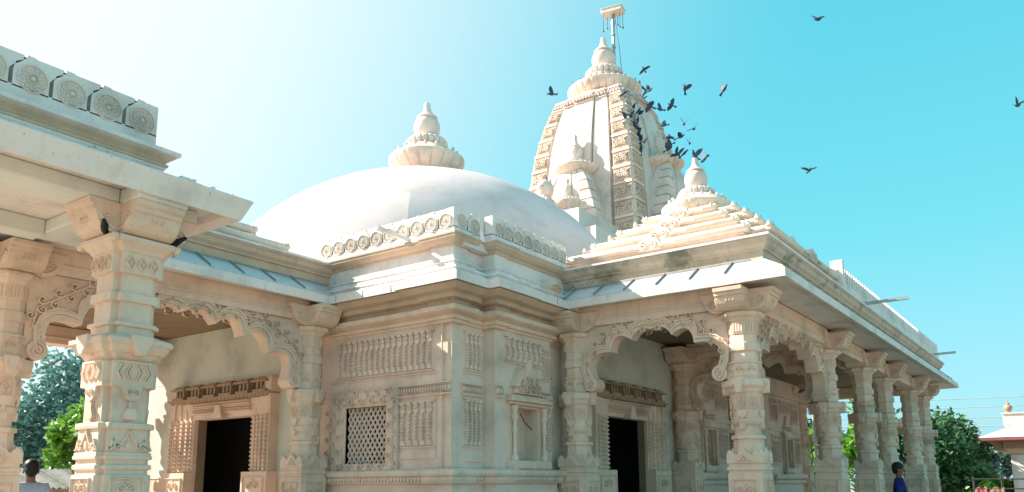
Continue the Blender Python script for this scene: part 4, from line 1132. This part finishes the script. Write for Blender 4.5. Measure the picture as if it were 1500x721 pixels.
bush(31.0, 2.75, 1.75, .75, 1500, .15, 'leafA', 'bright green bush right of the buff block wall', 31)
bush(31.6, 1.95, 1.7, .6, 1100, .15, 'leafA', 'bright green bush under the pavilion roof by its pillar', 32)
bush(29.6, 3.2, 1.4, .5, 800, .14, 'leafA', 'yellowish green bush in front of the block wall', 33)

# ------------------------------------------------------------------ things at the right edge
wl = MB()
for k in range(6):
    z = -.16+k*.285
    for i in range(7):
        y0 = 3.35+i*.42+(.21 if k % 2 else 0); wl.box(32.6, 32.8, y0, y0+.41, z, z+.277)
wl.box(32.62, 32.78, 3.4, 6.4, -.16, 1.54)
tag(wl.build('block_wall', 'block', bevel=.01), 'low wall of buff blocks behind the last veranda column', 'wall')
pav = empty('pavilion', (31.2, 1.0, -.16), 'small pavilion with a pinkish sloping roof and maroon edge at the right', 'pavilion')
b = MB(); sq = [(29.9,-2.2),(33.9,-2.2),(33.9,3.02),(29.9,3.02)]
b.sweep(sq, [(0,2.74),(-1.0,3.17),(-1.02,3.2)], True)
b.build('roof', 'tile', pav)
b = MB(); b.sweep(sq, [(-.35,2.60),(-.05,2.62),(.02,2.64),(.02,2.735),(-.1,2.75)], True); b.build('fascia', 'redtrim', pav)
b = MB(); b.box(30.85, 32.9, -1.3, 2.35, 3.15, 3.52); b.box(30.8, 32.95, -1.35, 2.40, 3.52, 3.56); b.build('roof_box', 'tile', pav, bevel=.01)
b = MB(); b.lathe((30.95,2.18,3.56), [(.10,0),(.10,.03),(.05,.05),(.11,.11),(.13,.17),(.11,.23),(.05,.27),(.06,.29),(.02,.36),(.01,.42)], 18); b.build('finial', 'dark_stone', pav, 50)
for y in (2.05,-1.6):
    b = MB(); b.box(30.72, 31.12, y-.2, y+.2, -.16, 2.2); b.box(30.66, 31.18, y-.26, y+.26, -.16, .2); b.build('pillar', 'white', pav, bevel=.01)
    b = MB(); m = frame((30.92,y,0), (0,1,0), (0,0,1), (1,0,0)); b.prism(m, [(-.24,2.2),(.24,2.2),(.28,2.3),(.45,2.42),(.5,2.6),(-.5,2.6),(-.45,2.42),(-.28,2.3)], -.16, .16); b.build('bracket', 'stone', pav, bevel=.01)
b = MB(); b.box(30.6, 33.6, 2.4, 2.7, 2.35, 2.62); b.box(30.5,30.75,-1.9,2.4,2.4,2.62); b.build('beam', 'dark_stone', pav)
fence = empty('railing', (27, 2.4, -.16), 'dark metal pipe railing in front of the pavilion', 'railing')
b = MB()
for z in (1.42,1.15,.7): b.tube([(26.85,3.0,z),(26.95,-.5,z)], .022, 6)
b.build('rail', 'rail', fence)
for k in range(5): 
    b = MB(); b.tube([(26.86+.02*k,2.95-.7*k,-.16),(26.86+.02*k,2.95-.7*k,1.50)], .028, 6); b.build('post', 'rail', fence)
for i, (y, wdt, mt, lab) in enumerate(((2.78,.34,'clothR','faded red cloth hung over the dark railing'),(2.38,.36,'clothB','brown cloth hung over the railing beside the red one'))):
    b = MB(); n = 10; rg = random.Random(i)
    rows = []
    for (dx, z) in ((-.045,.86),(-.04,1.0),(-.035,1.12),(0,1.183),(.035,1.12),(.04,.95)):
        rows.append([(26.87+dx*(1+.5*math.sin(k*1.7+i)), y-wdt/2+wdt*k/n, z+.025*math.sin(k*1.1+i)) for k in range(n+1)])
    b.rings(rows, closed=False); o = b.build('hung_cloth', mt, None, 60); tag(o, lab, 'cloth', 'cloths on the railing')
    s_ = o.modifiers.new('thick', 'SOLIDIFY'); s_.thickness = .006
b = MB(); b.tube([(24.1,6.55,-.16),(24.1,6.55,3.45)], .05, 8); tag(b.build('pipe_post', 'steel'), 'plain grey pipe post standing among the banana plants', 'post')
b = MB(); b.tube([(30.9,3.35,-.16),(30.9,3.35,2.0)], .035, 6); tag(b.build('pipe_post', 'white'), 'thin white post standing left of the pavilion', 'post')
for k, (za, zb) in enumerate(((4.9,5.5),(5.6,6.2),(6.1,6.8),(6.8,7.5),(7.4,8.1))):
    b = MB(); pts = []
    for i in range(25):
        t = i/24; pts.append((60+.2*k, 30-50*t, za+(zb-za)*(1-abs(.2-t))+ -1.2+1.6*(2*t-1)**2))
    b.tube(pts, .026, 4); tag(b.build('power_line', 'wire'), 'thin power line across the sky at the right', 'cable', 'power lines in the right sky')
# shed and people at the left
sh = empty('shed', (10.8, 24.2, -.16), 'low shed with a corrugated grey roof behind the man at left', 'shed')
b = MB(); n = 60; rows = []
for (y, z) in ((23.2,1.45),(25.2,2.0)):
    rows.append([(8.6+5*k/n, y, z-.12+.03*math.sin(k*PI*.9)) for k in range(n+1)])
b.rings(rows, closed=False); o = b.build('roof', 'sheet', sh); o.modifiers.new('t','SOLIDIFY').thickness = .01
b = MB(); b.box(8.8, 13.4, 23.8, 25.0, -.16, 1.3); b.build('wall', 'dark_stone', sh)

def person(name, x, y, z0, H, face, label, shirt, arms):
    """standing figure grown from a skeleton; face = heading in degrees"""
    root = empty(name, (x,y,z0), label, 'person', rz=R_(face))
    k = H/1.72
    V, E, RD = [], [], []
    def add(p, r, par=None):
        V.append(Vector(p)*k); RD.append((r[0]*k, r[1]*k) if isinstance(r, tuple) else (r*k, r*k))
        if par is not None: E.append((par, len(V)-1))
        return len(V)-1
    # x forward, y left, z up
    pel = add((0,0,.93), (.15,.11)); sp = add((0,0,1.12), (.135,.10), pel); ch = add((.0,0,1.30), (.16,.115), sp); nk = add((-.01,0,1.44), (.07,.065), ch)
    n2 = add((.0,0,1.50), .055, nk); hd = add((.015,0,1.59), (.078,.088), n2); add((.01,0,1.665), (.068,.075), hd)
    nose = None
    for sg in (1, -1):
        s = add((-.01,sg*.17,1.385), .062, ch); a = arms[0 if sg > 0 else 1]
        e = add((a[0][0], sg*a[0][1], a[0][2]), .043, s); w_ = add((a[1][0], sg*a[1][1], a[1][2]), .028, e)
        d = (Vector(a[1])-Vector(a[0])).normalized(); hx = Vector((a[1][0], sg*a[1][1], a[1][2])); dd = Vector((d.x, sg*d.y, d.z))
        pm = add(hx+dd*.07, (.034,.018), w_)
        for j, (off, ln) in enumerate(((-.03,.07),(-.01,.085),(.01,.08),(.03,.065))):
            f1 = add(hx+dd*.11+Vector((off,0,0)), .0095, pm); add(hx+dd*(.11+ln)+Vector((off,-sg*.015,0)), .0075, f1)
        th = add(hx+dd*.06+Vector((.04,-sg*.01,0)), .011, w_); add(hx+dd*.1+Vector((.06,-sg*.015,0)), .009, th)
        hp = add((0,sg*.09,.86), .088, pel); kn = add((.015,sg*.10,.48), .056, hp); an = add((-.01,sg*.10,.09), .038, kn); add((.15,sg*.11,.035), (.034,.026), an)
    def skin(nm, keep, grow, mat, parent):
        idx = [i for i in range(len(V)) if keep(i)]; mp = {i: j for j, i in enumerate(idx)}
        me = bpy.data.meshes.new(nm); me.from_pydata([V[i] for i in idx], [(mp[a], mp[c]) for a, c in E if a in mp and c in mp], [])
        o = bpy.data.objects.new(nm, me); COL.objects.link(o); o.parent = parent; me.materials.append(M[mat])
        bm = bmesh.new(); bm.from_mesh(me); ly = bm.verts.layers.skin.verify()
        for i, v in zip(idx, bm.verts):
            v[ly].radius = (RD[i][0]+grow, RD[i][1]+grow); v[ly].use_root = (i == idx[0])
        bm.to_mesh(me); bm.free()
        sk = o.modifiers.new('skin', 'SKIN'); sk.use_smooth_shade = True
        ss = o.modifiers.new('sub', 'SUBSURF'); ss.levels = 2; ss.render_levels = 2
        WL[o.name] = Vector((x,y,z0)); return o
    skin('body', lambda i: True, 0, 'skin', root)
    up = lambda i: V[i].z > .9*k and V[i].z < 1.46*k and (abs(V[i].y) < .3*k) and RD[i][0] > .036*k
    skin('shirt', up, .016, shirt, root)
    skin('trousers', lambda i: V[i].z < .94*k and V[i].z > .06*k and abs(V[i].y) < .13*k and RD[i][0] > .036*k, .012, 'trouser', root)
    hb = MB(); blob(hb, (-.012*k,0,1.655*k), .104*k, .088*k, .088*k, 18, 11); blob(hb, (-.045*k,0,1.60*k), .07*k, .08*k, .09*k, 16, 9)
    me = hb.build('hair', 'hair', None, 60, origin=(0,0,0)); me.parent = root
    fb = MB()
    fb.tube([Vector((.09,0,1.605))*k, Vector((.112,0,1.575))*k, Vector((.095,0,1.562))*k], .012*k, 6, [.6,1.1,.8])
    for sg in (-1, 1): blob(fb, Vector((0,sg*.084,1.585))*k, .02*k, .012*k, .033*k, 8, 6)
    fo = fb.build('face_features', 'skin', None, 60, origin=(0,0,0)); fo.parent = root
    eb = MB()
    for sg in (-1, 1): blob(eb, Vector((.085,sg*.033,1.61))*k, .012*k, .014*k, .008*k, 8, 6)
    blob(eb, Vector((.088,0,1.535))*k, .008*k, .026*k, .007*k, 8, 6)
    eo = eb.build('eyes_and_mouth', 'hair', None, 60, origin=(0,0,0)); eo.parent = root
    return root
person('person', 4.80, 11.05, 0, 1.72, 75, 'man with black hair in a pale blue shirt, seen from behind under the left arch', 'shirtA', (((-.02,.25,1.12),(.06,.25,.88)),((-.02,.25,1.12),(.08,.24,.88))))
person('person', 16.40, 3.0, -.0, 1.72, -80, 'dark haired man in a royal blue shirt standing by the veranda columns', 'shirtB', (((.02,.24,1.12),(.2,.12,1.02)),((-.02,.24,1.12),(.1,.2,.9))))

# ------------------------------------------------------------------ birds
def bird_mesh(kind, up=.5, seed=0, mat='bird'):
    """x forward; about 0.33 m long"""
    mb = MB(); rg = random.Random(seed)
    prof = [(-.13,.012,.01),(-.10,.03,.026),(-.04,.05,.048),(.03,.056,.055),(.09,.045,.047),(.125,.03,.034),(.15,.031,.035),(.172,.022,.024),(.182,.009,.01),(.20,.003,.003)]
    rs = []
    for x, ry, rz in prof:
        zz = 0 if x < .09 else (x-.09)*.45
        if kind == 'perch': zz = x*.55 if x < .13 else .13*.55+(x-.13)*.2
        rs.append([(x, ry*math.cos(2*PI*i/10), zz+rz*math.sin(2*PI*i/10)) for i in range(10)])
    mb.rings(rs)
    tz = -.07 if kind == 'perch' else 0
    tail = [(-.10,-.02,tz*.8+.008),(-.10,.02,tz*.8+.008),(-.25,.05,tz*1.6),(-.26,0,tz*1.6),(-.25,-.05,tz*1.6)]
    mb.add(tail+[(a,b,c-.012) for a,b,c in tail], [(0,1,2,3,4),(9,8,7,6,5)]+[(i,(i+1)%5,5+(i+1)%5,5+i) for i in range(5)])
    if kind == 'perch':
        for sg in (-1, 1):
            w_ = [(.08,sg*.05,.06),(.02,sg*.062,.045),(-.08,sg*.05,-.01),(-.19,sg*.025,-.075),(-.06,sg*.058,-.05),(.05,sg*.058,-.005)]
            mb.add(w_+[(a,b-sg*.02,c) for a,b,c in w_], [tuple(range(6)), tuple(range(11,5,-1))]+[(i,(i+1)%6,6+(i+1)%6,6+i) for i in range(6)])
            mb.tube([(.01,sg*.02,-.03),(.02,sg*.02,-.085)], .006, 4)
    else:
        for sg in (-1, 1):
            c, s = math.cos(up), math.sin(up)
            out = [(.075,.03),(.11,.14),(.08,.24),(.0,.33),(-.035,.31),(-.045,.26),(-.075,.22),(-.085,.15),(-.095,.08),(-.07,.03)]
            def W(x, y, dz): 
                bend = max(0, y-.14)*.35
                return (x, sg*(y*c), y*s-bend*s*.6+dz+.02)
            n = len(out)
            mb.add([W(x,y,.004) for x,y in out]+[W(x,y,-.004) for x,y in out], [tuple(range(n)), tuple(range(2*n-1,n-1,-1))]+[(i,(i+1)%n,n+(i+1)%n,n+i) for i in range(n)])
    return mb
BM = {}
for key, kind, up in (('a','fly',.95),('b','fly',.35),('c','fly',-.25),('d','fly',1.2),('p','perch',0)):
    o = bird_mesh(kind, up).build('pigeon', 'bird', None, 50, origin=(0,0,0)); BM[key] = o.data
    bpy.data.objects.remove(o)
pale = BM['p'].copy(); pale.materials.clear(); pale.materials.append(M['bird_pale']); BM['q'] = pale
black = BM['p'].copy(); black.materials.clear(); black.materials.append(M['bird_black']); BM['k'] = black
def bird(key, loc, rz, pitch=0, roll_=0, sc=1.0, label='', group=None, name='pigeon'):
    o = bpy.data.objects.new(name, BM[key]); COL.objects.link(o); o.location = loc
    o.rotation_euler = (R_(roll_), R_(-pitch), R_(rz)); o.scale = (sc*(.55 if name == 'pigeon' else 1),)*3
    return tag(o, label, 'bird', group)
FLY = [((18.46,7.68,11.52),'a',200,25,-20,1.35,'pigeon with raised wings flying highest in the clear sky right of the spire flock'),
 ((18.79,8.21,11.36),'b',150,10,50,1.1,None),((18.09,8.52,11.15),'c',140,20,20,1.25,None),((18.48,8.39,11.16),'d',160,-10,30,1.25,None),
 ((17.98,7.55,10.32),'a',210,-20,-10,1.2,None),((18.53,7.51,10.39),'b',30,15,-35,1.15,None),((18.95,7.82,10.22),'d',200,-30,10,1.05,None),
 ((12.51,5.07,6.96),'a',170,10,-15,1.0,'pigeon flapping just left of the porch finial tip'),((12.28,4.83,6.76),'d',60,-15,30,1.0,'pigeon flapping just right of the porch finial tip'),
 ((18.83,8.1,9.94),'b',190,10,25,1.3,None),((18.67,8.22,10.4),'c',160,20,-20,1.1,None),((18.7,8.41,10.8),'d',100,0,30,1.0,None),((18.66,8.24,10.19),'b',120,-25,40,1.0,None),
 ((18.55,8.73,11.84),'d',260,10,10,1.0,None),
 ((16.85,10.77,11.66),'a',160,-15,35,1.35,'lone pigeon flying in the sky left of the spire'),((17.88,6.42,10.88),'d',245,35,-25,1.3,'lone pigeon with upright wings well right of the spire'),
 ((18.51,4.27,12.28),'b',-30,10,30,1.25,'lone pigeon highest in the open sky at upper right'),((25.19,6.43,11.15),'b',215,0,0,1.55,'lone dark bird gliding low over the veranda parapet'),
 ((19.99,.57,9.56),'a',-20,10,40,1.2,'lone pigeon at the right edge of the photo'),((18.95,9.05,12.74),'c',190,5,30,1.1,'pigeon flying just right of the crowning disc'),((17.35,8.9,10.75),'c',-30,-15,55,1.2,'pigeon with spread wings in front of the carved strip')]
for p, k, rz, pi_, ro, sc, lab in FLY:
    bird(k, p, rz, pi_, ro, sc, lab or 'dark pigeon flying in the flock close to the right side of the spire', 'pigeons flying around the spire')
CL = [(18.81,9.31,11.65),(18.38,9.18,11.19),(18.73,9.17,11.17),(18.45,9.10,10.85),(18.62,9.08,10.78),(18.68,9.05,10.59),(18.92,9.06,10.61),(18.57,9.01,10.26),(19.72,9.47,12.27),(18.37,9.37,11.89),(20.06,8.5,11.0),(19.4,8.35,10.33),(19.7,8.25,10.33),(19.2,8.5,10.33),(18.55,9.05,11.35),(18.8,9.1,11.4),(18.6,9.1,10.4),(18.5,9.12,11.05)]
for i, p in enumerate(CL):
    k = 'pdpbpdqpapbppdpbpq'[i]
    q = (p[0], p[1]+.04, p[2])
    bird(k, q, rnd.uniform(200,330), rnd.uniform(0,40), rnd.uniform(-30,30), 1.2, 'dark pigeon settling on the shaded side of the spire among others', 'pigeons on the shaded face of the spire')
labs = ['pigeon perched alone at the far left of the crowning disc', None, None, 'pigeon perched under the left side of the topmost pot', 'pigeon perched under the right side of the topmost pot', None, None, None, None, 'pigeon at the lower right edge of the crowning disc']
for i, p in enumerate([(19.01,11.3,12.98),(18.92,10.98,13.0),(18.86,10.78,13.0),(19.15,10.55,13.14),(19.4,10.25,13.16),(19.72,10.08,13.14),(19.85,9.86,13.02),(20.1,9.78,13.0),(20.32,9.78,13.0),(20.6,9.86,12.98)]):
    bird('p', p, rnd.uniform(120,330), rnd.uniform(-5,25), 0, 1.15, labs[i] or 'pigeon perched on the rim of the crowning disc of the spire', 'pigeons on the crowning disc')
bird('q', (16.42,10.72,9.14), 200, 10, 0, .9, 'small pigeon perched on the head of the stone lion')
bird('k', (3.17,6.42,3.495), 235, 0, 0, .5, 'black bird perched on the left of the square column capital', 'black birds on the column capital', 'black_bird')
bird('k', (3.79,6.40,3.50), -30, 10, 0, .55, 'black bird perched on the right of the square column capital', 'black birds on the column capital', 'black_bird')

# ------------------------------------------------------------------ light, sky, camera
S = Vector((-.55, 1.40, 1.0)).normalized()
el = math.asin(S.z); rot = math.atan2(S.x, S.y)
w = bpy.data.worlds.new('World'); scene.world = w; w.use_nodes = True
nt = w.node_tree; bg = nt.nodes['Background']
sky = nt.nodes.new('ShaderNodeTexSky'); sky.sky_type = 'NISHITA'; sky.sun_disc = False
sky.sun_elevation = el; sky.sun_rotation = rot; sky.air_density = 1.0; sky.dust_density = 2.0; sky.ozone_density = 1.0
tc = nt.nodes.new('ShaderNodeTexCoord')
dt = nt.nodes.new('ShaderNodeVectorMath'); dt.operation = 'DOT_PRODUCT'; dt.inputs[1].default_value = S
nt.links.new(tc.outputs['Generated'], dt.inputs[0])
mr = nt.nodes.new('ShaderNodeMapRange'); mr.interpolation_type = 'SMOOTHSTEP'
mr.inputs['From Min'].default_value = .10; mr.inputs['From Max'].default_value = .84
nt.links.new(dt.outputs['Value'], mr.inputs['Value'])
tint0 = mixc(nt, 1.0, sky.outputs[0], (.55, 1.1, .95), 'MULTIPLY')
sx = nt.nodes.new('ShaderNodeSeparateXYZ'); nt.links.new(tc.outputs['Generated'], sx.inputs[0])
air = ramp(nt, sx.outputs['Z'], [(0, (.40,.60,.72)), (.09, (.34,.66,.78)), (.28, (.155,.64,.74)), (.55, (.085,.56,.70)), (1, (.05,.42,.58))])
air = mixc(nt, 1.0, air, (5.1, 5.1, 5.1), 'MULTIPLY')
tint = mixc(nt, .8, tint0, air)
pw = nt.nodes.new('ShaderNodeMath'); pw.operation = 'POWER'; pw.inputs[1].default_value = 1.35
nt.links.new(mr.outputs['Result'], pw.inputs[0])
glow = mixc(nt, pw.outputs[0], tint, (3.95, 4.25, 4.3))       # bright hazy air round the sun
nt.links.new(glow, bg.inputs['Color']); bg.inputs['Strength'].default_value = .10
sun = bpy.data.lights.new('sun', 'SUN'); sun.energy = 5.0; sun.angle = R_(.5); sun.color = (1, .94, .83)
so = bpy.data.objects.new('sun', sun); COL.objects.link(so); so.rotation_euler = (-S).to_track_quat('-Z', 'Y').to_euler()
cam = bpy.data.cameras.new('camera'); co = bpy.data.objects.new('camera', cam); COL.objects.link(co)
RM = Matrix(((0.58579494,-0.14096153,-0.79810659),(-0.81043503,-0.1095041,-0.57550318),(-0.00627213,0.98394039,-0.17838711)))
co.matrix_world = Matrix.Translation((0,0,1.4)) @ RM.to_4x4()
cam.sensor_width = 36; cam.lens = 36*1172/1500; cam.shift_y = (495-360.5)/1500
cam.clip_start = .05; cam.clip_end = 1000
scene.camera = co
vs = scene.view_settings
vs.view_transform = 'Standard'; vs.look = 'None'; vs.exposure = 1.32; vs.gamma = 1; vs.use_curve_mapping = False
